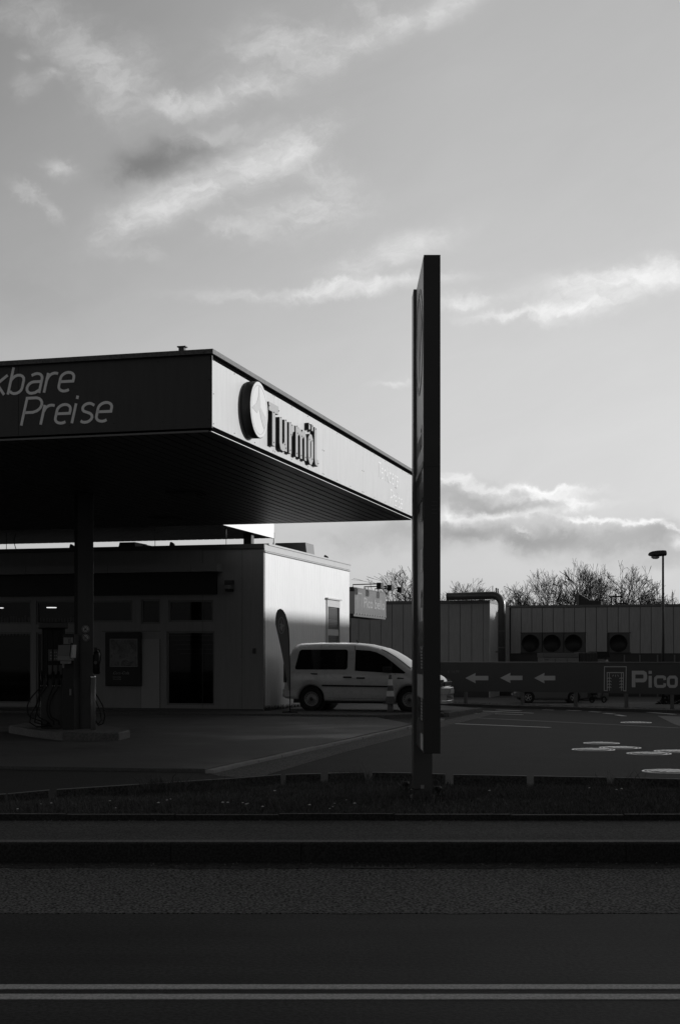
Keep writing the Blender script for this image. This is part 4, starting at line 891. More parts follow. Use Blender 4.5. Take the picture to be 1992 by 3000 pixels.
def wheel(root, x, y, sgn, r=.32, wdt=.2, spokes='steel', rimm=None):
    M = Matrix.Translation((x, y, r)) @ Matrix.Rotation(R(90)*sgn, 4, 'X')      # local +z = outward for sgn=+1 -> -y
    wh = link('wheel', MB().lathe([(r*.62, -wdt), (r*.95, -wdt), (r, -wdt*.85), (r, -wdt*.12), (r*.95, 0), (r*.82, .006), (r*.64, -.005), (r*.62, -.02)], M, 36), M_rubber, root)
    rim = MB().lathe([(r*.625, -.02), (r*.615, -.0), (r*.57, -.005), (r*.55, -.035)], M, 36)
    if spokes == 'steel':
        rim.lathe([(r*.55, -.035), (r*.50, -.055), (r*.38, -.035), (r*.22, -.03), (r*.2, -.01), (r*.08, -.005), (0, -.005)], M, 36)
        rm = link('rim', rim, rimm or M_steel, wh); hl = MB()
        for i in range(16):
            a = 2*math.pi*i/16; c = Vector((math.cos(a)*r*.47, math.sin(a)*r*.47, -.046)); hl.add([M @ (c+Vector((math.cos(b)*.011, math.sin(b)*.016, .004+.0))) for b in [2*math.pi*k_/8 for k_ in range(8)]], [tuple(range(8))])
        link('rim_holes', hl, M_black, wh); link('hub_cap', MB().lathe([(r*.17, -.028), (r*.15, .0), (0, .004)], M, 16), M_dark, wh)
    else:
        rm = link('rim', rim, M_steel, wh); sp_ = MB()
        for i in range(5):
            a = 2*math.pi*i/5+.3
            for da_ in (-.13, .13):
                p = Vector((math.cos(a+da_)*r*.58, math.sin(a+da_)*r*.58, -.03)); q = Vector((math.cos(a)*r*.1, math.sin(a)*r*.1, -.02)); sp_.tube([M @ q, M @ p], [.022, .016], 5)
        link('spokes', sp_, M_steel, wh); link('brake', MB().lathe([(r*.56, -.09), (0, -.09)], M, 24), M_black, wh); link('hub_cap', MB().lathe([(r*.15, -.03), (r*.13, .0), (0, .002)], M, 12), M_steel, wh)
def side_patch(pts, sy, off, th=.006, sgn=-1):
    n = len(pts); vs = [(x, sgn*(sy(x, z)-.02+.025*math.exp(-((z-.78)/.25)**2)+off-th), z) for x, z in pts]+[(x, sgn*(sy(x, z)-.02+.025*math.exp(-((z-.78)/.25)**2)+off), z) for x, z in pts]
    return vs, [tuple(range(n))[::-1], tuple(range(n, 2*n))]+[(i, (i+1)%n, (i+1)%n+n, i+n) for i in range(n)]
# --- white van: x from rear bumper to nose, near side is -y
VL = 4.41
vtop = [(0, .62), (.04, .66), (.07, 1.0), (.16, 1.45), (.24, 1.66), (.32, 1.755), (.42, 1.79), (1.0, 1.803), (1.9, 1.79), (2.3, 1.75), (2.6, 1.68), (2.85, 1.575), (3.1, 1.43), (3.3, 1.29), (3.48, 1.15), (3.6, 1.09), (3.9, 1.01), (4.15, .91), (4.27, .80), (4.34, .70), (4.39, .62), (4.41, .50)]
vwid = [(0, .70), (.05, .80), (.15, .855), (.4, .885), (3.5, .89), (3.9, .87), (4.15, .80), (4.3, .70), (4.41, .52)]
vsill = [(0, .36), (.1, .32), (.5, .30), (1.2, .27), (3.0, .26), (4.0, .26), (4.41, .25)]
VW = [.81, 3.49]
aV = R(-15)
con = on_z(912, 2082, .13); fwd = Vector((math.cos(aV), math.sin(aV), 0)); lft = Vector((-math.sin(aV), math.cos(aV), 0))
vo = Vector((con.x, con.y, .13))-fwd*VW[0]+lft*.80
van = thing('parked_van', 'white compact van with side windows parked beside the shop', 'van', vo, aV)
vbody, vsy = vehicle(van, vtop, vwid, vsill, VW, .375, 1.02, M_vanpaint, VL)
for x in VW:
    for sg in (1, -1): wheel(van, x, -.80*sg, sg, .315, .2, 'steel', mat('rim_grey', .22, .4, metal=.4, spec=.5))
link('underbody', MB().box(.25, 4.2, -.60, .60, .2, .55).box(1.25, 3.05, -.8, .8, .24, .36), M_black, van)
M_seam = mat('seam_black', .012, .6)
def rp(x0, x1, z0, z1, r=.05, sl0=0, sl1=0):
    pts = []
    for (cx, cz0, a0) in ((x1-r+sl1*0, z0+r, -90), (x1-r, z1-r, 0), (x0+r, z1-r, 90), (x0+r, z0+r, 180)):
        for i in range(5):
            a = R(a0+90*i/4); px, pz = cx+r*math.cos(a), cz0+r*math.sin(a); f_ = (pz-z0)/(z1-z0); px += sl0*f_ if cx < (x0+x1)/2 else sl1*f_; pts.append((px, pz))
    return pts
for sgn in (-1, 1):
    vs, fs = side_patch(rp(.36, 1.82, 1.10, 1.635, .07, .13, .0), vsy, .004, .006, sgn); sw_ = link('side_window', MB().add(vs, fs), M_carglass if 0 else mat('tinted_glass', .008, .06, spec=.6, var=0), van)
    for (x0, x1) in ((.80, .95), (1.48, 1.74)): link('window_pillar', MB().add(*side_patch([(x0, 1.16), (x1, 1.16), (x1+.01, 1.60), (x0+.01, 1.60)], vsy, .0055, .001, sgn)), mat('tinted_glass_light', .016, .08, spec=.6, var=0), sw_)
    dpts = [(2.03, 1.07), (2.95, 1.02), (3.36, 1.0), (3.40, 1.03), (3.22, 1.16), (3.02, 1.32), (2.80, 1.47), (2.60, 1.56), (2.42, 1.605), (2.03, 1.63)]
    dw = link('door_window', MB().add(*side_patch(dpts, vsy, .004, .006, sgn)), mat('tinted_glass', .008, .06, spec=.6, var=0), van)
    link('window_view', MB().add(*side_patch([(2.48, 1.10), (2.93, 1.07), (2.93, 1.30), (2.7, 1.45), (2.50, 1.50), (2.44, 1.47)], vsy, .0055, .001, sgn)), mat('glass_seethrough', .035, .08, spec=.6, var=.3, vscale=5), dw)
    link('quarter_divider', MB().add(*side_patch([(3.0, 1.02), (3.05, 1.02), (3.04, 1.30), (3.0, 1.33)], vsy, .008, .004, sgn)), M_black, dw)
    trm = MB().add(*side_patch([(1.12, .655), (2.02, .645), (2.02, .69), (1.14, .70)], vsy, .022, .02, sgn)).add(*side_patch([(2.03, .645), (3.0, .635), (3.0, .68), (2.03, .69)], vsy, .022, .02, sgn)); link('side_trim', trm, M_black, van)
    link('sliding_rail', MB().add(*side_patch([(.13, .985), (1.0, .965), (1.0, 1.0), (.13, 1.02)], vsy, .007, .005, sgn)).add(*side_patch([(.10, .75), (.14, .75), (.14, 1.05), (.10, 1.05)], vsy, .007, .005, sgn)), M_black, van)
    for (x0, z0) in ((1.72, .90), (2.08, .88)): link('door_handle', MB().add(*side_patch(rp(x0, x0+.23, z0-.02, z0+.02, .015), vsy, .035, .03, sgn)), M_black, van)
    sm_ = MB()
    for pts in ([(.998, .40), (1.010, .40), (1.010, 1.1), (.998, 1.1)], [(2.006, .32), (2.020, .32), (2.020, 1.74), (2.006, 1.74)], [(3.13, .60), (3.142, .60), (3.130, 1.0), (3.118, 1.0)], [(1.08, 1.66), (1.086, 1.66), (1.09, 1.78), (1.084, 1.78)], [(1.3, .345), (2.01, .335), (2.01, .342), (1.3, .352)], [(2.02, .335), (3.05, .325), (3.05, .332), (2.02, .342)]): sm_.add(*side_patch(pts, vsy, .002, .004, sgn))
    link('door_seams', sm_, M_seam, van)
    mr = link('mirror', MB().add([Vector((2.82+a, sgn*(vsy(2.9, 1.05)+b), 1.03+c)) for a in (0, .2) for b in (-.02, .16) for c in (0, .15)], [(0,1,3,2),(4,6,7,5),(0,4,5,1),(2,3,7,6),(0,2,6,4),(1,5,7,3)]), M_black, van, .02)
    link('side_marker', MB().add(*side_patch([(3.17, .86), (3.36, .86), (3.36, .885), (3.19, .90)], vsy, .006, .004, sgn)), M_black, van)
    ar = MB()
    hl_ = link('headlight', MB().prism([(4.02, sgn*.845), (4.20, sgn*.77), (4.325, sgn*.66), (4.35, sgn*.50), (4.22, sgn*.50), (4.0, sgn*.70)], .66, .835), mat('headlight_glass', .10, .08, spec=.8, var=.1), van)
    link('headlight_strip', MB().prism([(4.10, sgn*.83), (4.22, sgn*.775), (4.34, sgn*.67), (4.36, sgn*.52), (4.32, sgn*.52), (4.1, sgn*.8)], .735, .755).prism([(4.08, sgn*.838), (4.21, sgn*.775), (4.335, sgn*.67), (4.355, sgn*.52), (4.32, sgn*.52), (4.1, sgn*.8)], .695, .705), M_steel, hl_)
    link('tail_light', MB().prism([(.035, sgn*.80), (.12, sgn*.845), (.13, sgn*.80), (.06, sgn*.7)], .75, 1.25), M_dark, van)
# windscreen, bonnet gap, bumpers, wipers
ws = MB(); xs_ = [2.68+(3.50-2.68)*i/12 for i in range(13)]
for i, x in enumerate(xs_):
    zt = interp(vtop, x); hw_ = vsy(x, zt)-.02-.15
    for k_ in range(9): y = -hw_+2*hw_*k_/8; ws.v.append((x, y, zt+.036-.022*abs(y/hw_)**2.5))
for i in range(12):
    for k_ in range(8): a = i*9+k_; ws.f.append((a, a+9, a+10, a+1)); ws.sm.append(True)
link('windscreen', ws, mat('windscreen_glass', .10, .07, spec=.9, var=.05), van)
link('wiper', MB().tube([(3.52, -.5, 1.16), (3.46, .1, 1.21)], .012, 5).tube([(3.52, .3, 1.16), (3.47, -.1, 1.2)], .012, 5), M_black, van)
fb = MB(); outl = lambda s_: [(3.86, -.86*s_), (4.15, -.80*s_), (4.33, -.68*s_), (4.44, -.45*s_), (4.47, 0), (4.44, .45*s_), (4.33, .68*s_), (4.15, .80*s_), (3.86, .86*s_), (3.86, .4), (3.86, -.4)]
fb.prism(outl(1.0), .44, .63); fb.prism(outl(.98), .20, .30); link('front_bumper', fb, M_vanpaint, van, .02)
link('lower_grille', MB().prism([(x-.03, y*.97) for x, y in outl(.97)], .30, .44), M_black, van)
gs = MB()
for z in (.33, .37, .41): gs.prism([(x-.012, y*.99) for x, y in outl(.98)], z, z+.01)
link('grille_bars', gs, M_light, van)
link('upper_grille', MB().box(4.25, 4.375, -.5, .5, .66, .78), M_black, van, .01); link('number_plate', MB().box(4.465, 4.48, -.26, .26, .47, .58), mat('plate', .5, .4), van)
rbp = MB().prism([(-.03, -.6), (.0, -.76), (.06, -.83), (.42, -.88), (.42, .88), (.06, .83), (0, .76), (-.03, .6)], .36, .58); link('rear_bumper', rbp, M_vanpaint, van, .025)
link('roof_antenna', MB().tube([(1.9, 0, 1.82), (1.85, 0, 1.90)], .012, 6), M_black, van)
# wheel arch liners
for x in VW: link('wheel_arch', MB().tube([(x, -.70, .31), (x, .70, .31)], .372, 24), M_black, van)
# --- dark car behind the banner
ctop = [(0, .70), (.05, .85), (.3, .95), (.6, 1.0), (1.0, 1.28), (1.5, 1.42), (2.1, 1.44), (2.6, 1.38), (3.1, 1.12), (3.4, .98), (4.0, .88), (4.25, .75), (4.35, .6)]
cwid = [(0, .65), (.1, .78), (.4, .87), (3.7, .88), (4.1, .78), (4.35, .55)]
csill = [(0, .36), (.6, .24), (3.6, .22), (4.35, .28)]
ccon = on_z(1549, 2060, -1.19); ca = math.atan2(0, 1)
car = thing('parked_car', 'dark hatchback parked behind the long banner, only its lower half visible', 'car', ccon+Vector((-.85, .85, 0)), R(-1))
cb_, csy = vehicle(car, ctop, cwid, csill, [.82, 3.50], .375, .92, M_carpaint, 4.35, .35)
for x in (.82, 3.5):
    for sg in (1, -1): wheel(car, x, -.83*sg, sg, .33, .2, 'alloy')
    link('wheel_arch', MB().tube([(x, -.72, .31), (x, .72, .31)], .372, 20), M_black, car)
link('underbody', MB().box(.3, 4.1, -.6, .6, .2, .5), M_black, car)
for sgn in (-1, 1):
    link('side_window', MB().add(*side_patch([(.75, .98), (3.05, .96), (2.55, 1.3), (1.9, 1.36), (1.2, 1.28)], csy, .004, .006, sgn)), mat('tinted_glass', .008, .06, spec=.6, var=0), car)
    link('headlight', MB().prism([(3.95, sgn*.83), (4.2, sgn*.72), (4.33, sgn*.5), (4.0, sgn*.6)], .62, .76), M_steel, car); link('tail_light', MB().prism([(.02, sgn*.7), (.3, sgn*.87), (.3, sgn*.8), (.05, sgn*.6)], .7, .88), M_dark, car)
link('rear_bumper', MB().prism([(-.04, -.6), (.3, -.86), (.3, .86), (-.04, .6)], .35, .6), M_carpaint, car, .03); link('number_plate', MB().box(-.055, -.04, -.26, .26, .45, .56), M_light, car)
moto = ccon+Vector((3.75, .3, 0)); mo = thing('motor_scooter', 'dark scooter standing just in front of the parked car behind the banner', 'scooter', moto, R(10))
for x in (0, 1.2): link('wheel', MB().lathe([(.15, -.05), (.25, -.05), (.25, .05), (.15, .05), (.15, -.05)], Matrix.Translation((x, 0, .25)) @ Matrix.Rotation(R(90), 4, 'X'), 20), M_rubber, mo)
mo.scale = (.62, .8, .8); link('body', MB().tube([(0, 0, .45), (.3, 0, .5), (.5, 0, .35), (.85, 0, .33), (1.02, 0, .7), (.95, 0, .95)], [.14, .17, .12, .1, .12, .06], 10), M_dark, mo); link('handlebar', MB().tube([(.93, -.3, 1.0), (.95, 0, .97), (.93, .3, 1.0)], .02, 6), M_steel, mo); link('seat', MB().tube([(-.1, 0, .68), (.45, 0, .68)], .11, 10), M_black, mo)

# --- cone on post, feather flag
cp_ = on_z(1143, 2087, .13)
bo2 = thing('short_post', 'pale short post standing under the traffic cone in front of the van', 'bollard', (cp_.x, cp_.y, .13))
link('tube', MB().cyl((0, 0, 0), (0, 0, 1), .075, .34, 20), mat('post_pale', .16, .6, var=.15, vscale=6), bo2); link('foot', MB().lathe([(.13, 0), (.13, .015), (0, .015)], n=16), M_dark, bo2)
sc_ = 4167/cp_.y; zc = lambda v: HC-(v-HV)/sc_-.13
cn = thing('traffic_cone', 'striped traffic cone set on a short post in front of the van', 'traffic cone', (cp_.x, cp_.y, .13))
z0, z1 = zc(2059), zc(1977); rad = lambda z: .125+(.035-.125)*(z-z0)/(z1-z0)
cuts = [2059, 2040, 2024, 2008, 1990, 1977]
M_or = mat('cone_orange', .075, .5, var=.15, vscale=6); M_cw = mat('cone_white', .6, .5, var=.1, vscale=6)
for i in range(5):
    a, b = zc(cuts[i]), zc(cuts[i+1]); link('cone_band', MB().lathe([(rad(a), a), (rad(b), b)]+([(0, b)] if i == 4 else []), n=24), [M_or, M_cw][i % 2], cn)
link('cone_base', MB().box(-.19, .19, -.19, .19, z0-.03, z0-.001), M_or, cn, .01)
fpz = on_z(850, 2088, .13); fl_ = thing('feather_flag', 'curved dark advertising flag on a thin pole by the shop corner', 'flag', (fpz.x, fpz.y, .13), 0)
fs_ = 4167/fpz.y; fxz = lambda u, v: ((u-850)/fs_, HC-(v-HV)/fs_-.13)
ou = [(849, 2024), (848, 1960), (846, 1880), (844, 1843), (840, 1820), (834, 1800), (827, 1788), (820, 1784.5), (813, 1788), (809, 1798), (807.5, 1812), (807, 1828), (812, 1850), (820, 1885), (830, 1935), (838, 1980), (846, 2022)]
pts = [fxz(*q) for q in ou]; XZ = Matrix(((1, 0, 0, 0), (0, 0, -1, 0), (0, 1, 0, 0), (0, 0, 0, 1)))
link('flag_cloth', MB().prism(pts, -.004, .004, XZ), mat('flag_cloth', .17, .7, var=.15, vscale=3), fl_)
link('pole', MB().tube([(0, 0, 0), (0, 0, .3)]+[(p[0]+.012, 0, p[1]) for p in pts[1:11]], .014, 6), M_black, fl_); link('pole_base', MB().box(-.2, .2, -.03, .03, 0, .03).box(-.03, .03, -.2, .2, .0305, .05), M_black, fl_)
fe_ = MB(); c_ = fxz(825, 1832); f4 = lambda x, y, z: Vector((c_[0]+x, -.005-z, c_[1]+y)); ribbon(fe_, [(x*.075, y*.21+x*-.0) for x, y in arc(0, 0, 1, 1, 0, 360, 32)[:-1]], .016, True, 0, .003, f4)
st_ = [(0, .2), (.01, .04), (.07, 0), (.03, -.06), (.02, -.16), (-.045, -.07), (-.02, .0), (-.06, .03), (-.01, .05)]; n = len(st_); fe_.add([f4(p[0], p[1], .0) for p in st_]+[f4(p[0], p[1], .002) for p in st_], [tuple(range(n, 2*n))]+[(i, (i+1)%n, (i+1)%n+n, i+n) for i in range(n)])
link('flag_emblem', fe_, mat('flag_print', .42, .6), fl_)
# weeds at the foot of the shop side wall
wd_ = MB()
for i in range(500):
    y = rnd.random()**2*3.5; p = S0+E2*y+E1*(.03+rnd.random()*.12); h = rnd.uniform(.04, .16); a = rnd.uniform(0, 6.28); q = .008
    wd_.add([(p.x-math.cos(a)*q, p.y-math.sin(a)*q, .13), (p.x+math.cos(a)*q, p.y+math.sin(a)*q, .13), (p.x+rnd.gauss(0, .05), p.y+rnd.gauss(0, .05), .13+h)], [(0, 1, 2)])
tag(link('weeds', wd_, M_grass), 'thin weeds growing along the foot of the bright side wall', 'weeds', kind='stuff')

# ================================================================== BANNER
P_a = on_z(1363, 2064, .03); P_b = on_z(1967, 2078, .03); P_a.z = P_b.z = 0
bdir = (P_b-P_a).normalized(); bnn = Vector((bdir.y, -bdir.x, 0)); bnn = bnn if bnn.y < 0 else -bnn
ban = thing('car_wash_banner', 'long dark banner on posts with white arrows, car wash symbol and lettering', 'banner', P_a, math.atan2(bdir.y, bdir.x))
def bl_(u, v, p=.0):
    q = on_plane(u, v, P_a+bnn*p, bnn)-P_a; return Vector((q.dot(bdir), 0, q.z))
uL, uR = 1080, 2080
top = [(bl_(u, 1942+(u-1290)/700*1.5).x, bl_(u, 1942+(u-1290)/700*1.5).z) for u in (uL, 1290, 1600, 1992, uR)]
bot = [(bl_(u, v).x, bl_(u, v).z) for u, v in ((uR, 2036), (1992, 2035), (1833, 2032), (1700, 2029), (1529, 2027), (1363, 2026), (uL, 2025))]
link('banner_sheet', MB().prism(top+bot, -.006, .006, XZ), M_banner, ban)
link('top_rail', MB().tube([(top[0][0], .0, top[0][1]+.02), (top[-1][0], .0, top[-1][1]+.02)], .022, 8), M_mid, ban)
ar = MB(); fb_ = lambda x, y, z: Vector((x, -.006-z, y))
bxy = lambda u, v: (bl_(u, v).x, bl_(u, v).z)
def bpoly(mb, pix, z=.003):
    pts = [bxy(*q) for q in pix]; n = len(pts); mb.add([fb_(p[0], p[1], 0) for p in pts]+[fb_(p[0], p[1], z) for p in pts], [tuple(range(n, 2*n))]+[(i, (i+1)%n, (i+1)%n+n, i+n) for i in range(n)])
for (x0, x1, cy, h1, h2) in ((1363, 1430, 1986.5, 15, 6.5), (1465, 1530, 1986, 15, 6.5), (1564.5, 1626, 1986.5, 15.3, 6.7)):
    m = MB(); xm = x0+30; bpoly(m, [(x0, cy), (xm, cy-h1), (xm-1, cy-h2), (x1, cy-h2), (x1, cy+h2), (xm-1, cy+h2), (xm, cy+h1)]); link('arrow', m, mat('banner_print', .42, .6, var=.08), ban)
lg = MB(); zoom = lambda x, y: (1480+x/3.0625, 1580+y/3.0625)
def bribbon(mb, zp, wpx, closed=False, zz=.003):
    pts = [bxy(*zoom(*q)) for q in zp]; ribbon(mb, pts, wpx/3.0625/F*42.0, closed, 0, zz, fb_)
bribbon(lg, [(912, 1195), (912, 1358), (886, 1356), (888, 1143), (1083, 1143), (1080, 1360), (1056, 1357), (1058, 1195)], 7)
bribbon(lg, [(908, 1196), (1060, 1196)], 8, False, .0035); bribbon(lg, [(932, 1200), (932, 1358)], 6, False, .0032); bribbon(lg, [(1040, 1200), (1040, 1358)], 6, False, .0032)
for i in range(4):
    y = 1246+27*i
    for cx in (932, 1040): bribbon(lg, [(cx-18, y+6), (cx-8, y-3), (cx, y+4), (cx+8, y-3), (cx+18, y+6)], 5, False, .0038+.0002*i)
for q in (((969, 1216), (960, 1230)), ((987, 1216), (987, 1234)), ((1005, 1216), (1014, 1230))): bribbon(lg, q, 5)
link('wash_symbol', lg, mat('banner_print', .42, .6, var=.08), ban)
pc_ = MB()
bribbon(pc_, [(1149, 1327), (1149, 1196), (1235, 1196), (1250, 1204), (1254, 1222), (1254, 1246), (1248, 1260), (1235, 1266), (1166, 1266)], 34)
bribbon(pc_, [(1298, 1225), (1298, 1330)], 30); bribbon(pc_, [(1298, 1180), (1298, 1207)], 30)
bribbon(pc_, [(1430, 1262), (1426, 1240), (1414, 1234), (1360, 1234), (1346, 1246), (1344, 1278), (1348, 1310), (1362, 1320), (1414, 1320), (1426, 1313), (1430, 1292)], 26)
bribbon(pc_, [(1462, 1250), (1476, 1236), (1520, 1236), (1532, 1250), (1533, 1280), (1530, 1308), (1518, 1320), (1476, 1320), (1463, 1306), (1460, 1280)], 26, True)
link('banner_lettering', pc_, mat('banner_print', .42, .6, var=.08), ban)
p = bl_(1310, 1972); link('price_text', text_mb('€ 14,99', .14, lambda x, y, z: Vector((p.x+x, -.007-z, p.z+y)), .001, .0, .2), mat('banner_print_dim', .12, .6), ban)
p1 = bl_(1262, 1968); link('price_text', MB().box(p1.x, p1.x+.4, -.009, -.007, p1.z, p1.z+.02).box(p1.x, p1.x+.3, -.009, -.007, p1.z-.1, p1.z-.085), mat('banner_print_dim', .12, .6), ban)
for u in (1200, 1363, 1529, 1685, 1833, 1967):
    q = bl_(u, 2050, -.03); x = q.x; link('post', MB().box(x-.045, x+.045, .01, .09, -.15, 1.36), mat('banner_post', .08, .6, var=.2), ban)

# ================================================================== HALL
M_hd = mat('hall_dark', .03, .6, var=.25, vscale=1.5)
HY = 95.0; H0 = Vector(((1433-CU)/F*HY, HY, -1.2)); hl = thing('industrial_hall', 'long low panelled industrial hall with roof duct and wall fans', 'hall', H0, G15)
zH = 1.6+163*HY/F+1.2; zbot = 1.07+1.2-.05
pw_ = .78; pn = MB(); x = 0; i = 0
link('wall_base', MB().box(-22, -.01, .06, 4.3, 0, zH-.05), M_hd, hl)
xx = -.42; pn.box(-.41, -.015, 0, .05, zbot-.0, zH-.22); 
while xx > -22: pn.box(xx-pw_+.02, xx-.012, 0, .05, zbot, zH-.22); xx -= pw_
link('wall_panels', pn, M_hall, hl)
link('parapet', MB().box(-22, .04, -.05, .10, zH-.2, zH).box(.0, .05, .101, 4.4, zH-.2, zH), mat('parapet', .10, .5, var=.2), hl)
sb_ = MB(); y = .01
while y < 4.3: sb_.box(-.0, .04, y, y+.30, .0, zH-.21); sb_.box(-.03, .0, y, y+.42, 0, zH-.22); y += .43
link('side_panels', sb_, M_hallside, hl)
# right wing
Rx0 = 0.02; Ry = 4.35; zR = 1.6+147*99.0/F+1.2
hfx = lambda u, v: to_local(on_plane(u, v, H0+E2*Ry, E2), H0)
fan1 = (hfx(1526, 1880).x, hfx(1714, 1880).x, hfx(1600, 1911).z, hfx(1600, 1855).z); fan2 = (hfx(1783, 1880).x, hfx(1845, 1880).x, hfx(1800, 1911).z, hfx(1800, 1855).z)
link('wing_base', MB().box(Rx0, 40, Ry+.06, Ry+12, 0, zR-.05), M_hd, hl)
pn = MB(); x0_ = hfx(1526, 1880).x; k_ = -2; zl = hfx(1800, 1914).z
link('wing_corner', MB().box(Rx0+.0, x0_-.8, Ry-.25, Ry+.05, .9, zR-.1), M_hall, hl)
step = (fan1[1]-fan1[0])/6
while x0_+k_*step < 40:
    a, b = x0_+k_*step+.018, x0_+(k_+1)*step-.018; c = (a+b)/2; z0 = zl
    if fan1[0] < c < fan1[1] or fan2[0] < c < fan2[1]: z0 = fan1[3]+.02
    if a > Rx0+.1 and not (k_ < 0 and k_ < -1): pn.box(a, b, Ry, Ry+.05, z0, zR-.18)
    k_ += 1
link('wing_panels', pn, M_hall, hl); link('wing_parapet', MB().box(Rx0, 40, Ry-.05, Ry+.1, zR-.16, zR+.0), mat('parapet', .10, .5, var=.2), hl)
for (a, b, c, d, n) in ((*fan1, 3), (*fan2, 1)):
    link('fan_recess', MB().box(a-.05, b+.05, Ry-.06, Ry+.058, d, d+.05).box(a-.05, b+.05, Ry-.06, Ry+.058, c-.06, c-.0), M_hd, hl)
    for i in range(n):
        x0, x1 = a+(b-a)*i/n, a+(b-a)*(i+1)/n; ho = link('fan_housing', MB().box(x0+.03, x1-.03, Ry-.05, Ry+.055, c, d), mat('fan_housing', .055, .5, var=.2), hl)
        link('fan', MB().lathe([(.60, 0), (.60, .06), (.55, .06), (.55, .0), (0, -.0)], Matrix.Translation(((x0+x1)/2-.08, Ry-.06, (c+d)/2-.03)) @ Matrix.Rotation(R(90), 4, 'X'), 36), M_black, ho)
# duct
dY = -.9; dfx = lambda u, v: to_local(on_plane(u, v, H0+E2*dY, E2), H0)
a, b, c = dfx(1308, 1748), dfx(1455, 1744), dfx(1473, 1760)
cr = [Vector((a.x, dY, a.z)), Vector((b.x-.3, dY, b.z))]+[Vector((b.x-.3+.62*math.sin(t_), dY, b.z-.62+.62*math.cos(t_))) for t_ in [R(15*i) for i in range(1, 7)]]+[Vector((b.x+.32, dY, .5))]
link('duct', MB().tube(cr, .25, 16), mat('duct_metal', .06, .35, spec=.6, var=.15), hl)
rg = MB()
for z in (2.2, 3.3, 4.4): rg.cyl((b.x+.32, dY, z), (0, 0, 1), .268, .05, 16)
rg.box(b.x-.1, b.x-.0, dY, .02, 3.0, 3.1); link('duct_bands', rg, M_mid, hl)
link('duct_chimney', MB().cyl((dfx(1453, 1730).x, dY+.1, a.z+.2), (0, 0, 1), .05, .35, 8).cyl((dfx(1458, 1730).x, dY+.1, a.z+.2), (0, 0, 1), .04, .3, 8), M_dark, hl)
q0, q1, q2 = hfx(1683, 1733), hfx(1752, 1757), hfx(1720, 1755)
link('roof_hood', MB().prism([(q0.x, zR), (q0.x, q0.z), (q2.x, hfx(1720, 1756).z), (q1.x, hfx(1752, 1757).z), (q1.x, zR)], -(Ry+4), -(Ry+2), XZ), M_hd, hl)
link('roof_hood_edge', MB().prism([(q0.x-.1, zR), (q0.x-.1, q0.z+.1), (q0.x+.1, q0.z), (q0.x+.1, zR)], -(Ry+2), -(Ry+1.9), XZ), M_mid, hl)
ra = MB()
for (u, v) in ((1786, 1745), (1815, 1745), (1800, 1738)): ra.cyl((hfx(u, v).x, Ry+1, zR-.1), (0, 0, 1), .06, hfx(u, v).z-zR+.1, 6)
ra.tube([(hfx(1780, 1746).x, Ry+1, hfx(1780, 1746).z), (hfx(1820, 1746).x, Ry+1, hfx(1820, 1746).z)], .06, 6); ra.tube([(hfx(1805, 1768).x, Ry+1, hfx(1805, 1767).z), (hfx(1835, 1768).x, Ry+1, hfx(1835, 1767).z)], .06, 6)
ra.tube([(hfx(1967, 1770).x, Ry+1, zR-.1), (hfx(1967, 1770).x, Ry+1, hfx(1967, 1732).z)], .03, 5).tube([(hfx(1436, 1750).x, Ry+1, zR-.1), (hfx(1436, 1750).x, Ry+1, hfx(1436, 1714).z)], .03, 5)
link('roof_pipes', ra, M_dark, hl)
# low wall details under right wing
lw = MB()
for u in (1828, 1873, 1925, 1975): x = hfx(u, 1930).x; lw.box(x-.05, x+.05, Ry-.03, Ry+.055, 0, zl-.1)
link('wall_pilasters', lw, M_mid, hl)

# container, ribbed bin and tank behind the banner
Cy = 88.0; cc = Vector(((1590-CU)/F*Cy, Cy, -1.2)); k_ = F/Cy
con_ = thing('site_container', 'pale grey container with flat lid standing in front of the hall fans', 'container', cc); cw_ = 105/k_
zc_ = lambda v: 1.6-(v-HV)/k_+1.2
link('container_body', MB().box(0, cw_, 0, 2.4, 0, zc_(1926)), mat('container_grey', .17, .5, var=.15), con_, .02); link('container_lid', MB().box(-.03, cw_-.0, -.05, 2.45, zc_(1926)+.005, zc_(1913)), mat('container_lid', .11, .5, var=.15), con_, .02)
link('door_seam', MB().box(cw_*.33, cw_*.335+.02, -.004, -.001, .1, zc_(1930)).box(cw_*.66, cw_*.665+.02, -.004, -.001, .1, zc_(1930)), M_dark, con_); link('corner_label', MB().box(.1, .35, -.006, -.001, zc_(1934), zc_(1932)), M_dark, con_)
rbx = thing('ribbed_bin', 'dark ribbed waste skip right of the pale container', 'skip', cc+Vector((cw_+.1, .2, 0))); m = MB(); wq = 48/k_
m.box(0, wq, .05, 2, .1, zc_(1915)); x = 0
while x < wq: m.box(x, x+.08, 0, .049, .1, zc_(1914)); x += .2
link('skip_body', m, M_dark, rbx); link('skip_rim', MB().box(-.03, wq+.03, -.03, 2.03, zc_(1914)+.002, zc_(1911)), M_mid, rbx)
tk_ = thing('storage_tank', 'rounded grey tank with dark cover at the end of the skip', 'tank', cc+Vector((153/k_+.35, .8, 0)))
link('tank_body', MB().lathe([(.6, 0), (.62, zc_(1945)), (.6, zc_(1934)), (.45, zc_(1929)), (0, zc_(1927))], n=20), M_mid, tk_); link('tank_cover', MB().prism([(-.65, zc_(1927)+.01), (.62, zc_(1927)+.01), (.5, zc_(1909)), (-.55, zc_(1909))], -.5, .5, XZ), M_black, tk_)
bsh = MB(); p = at(1985, 47, -.2)
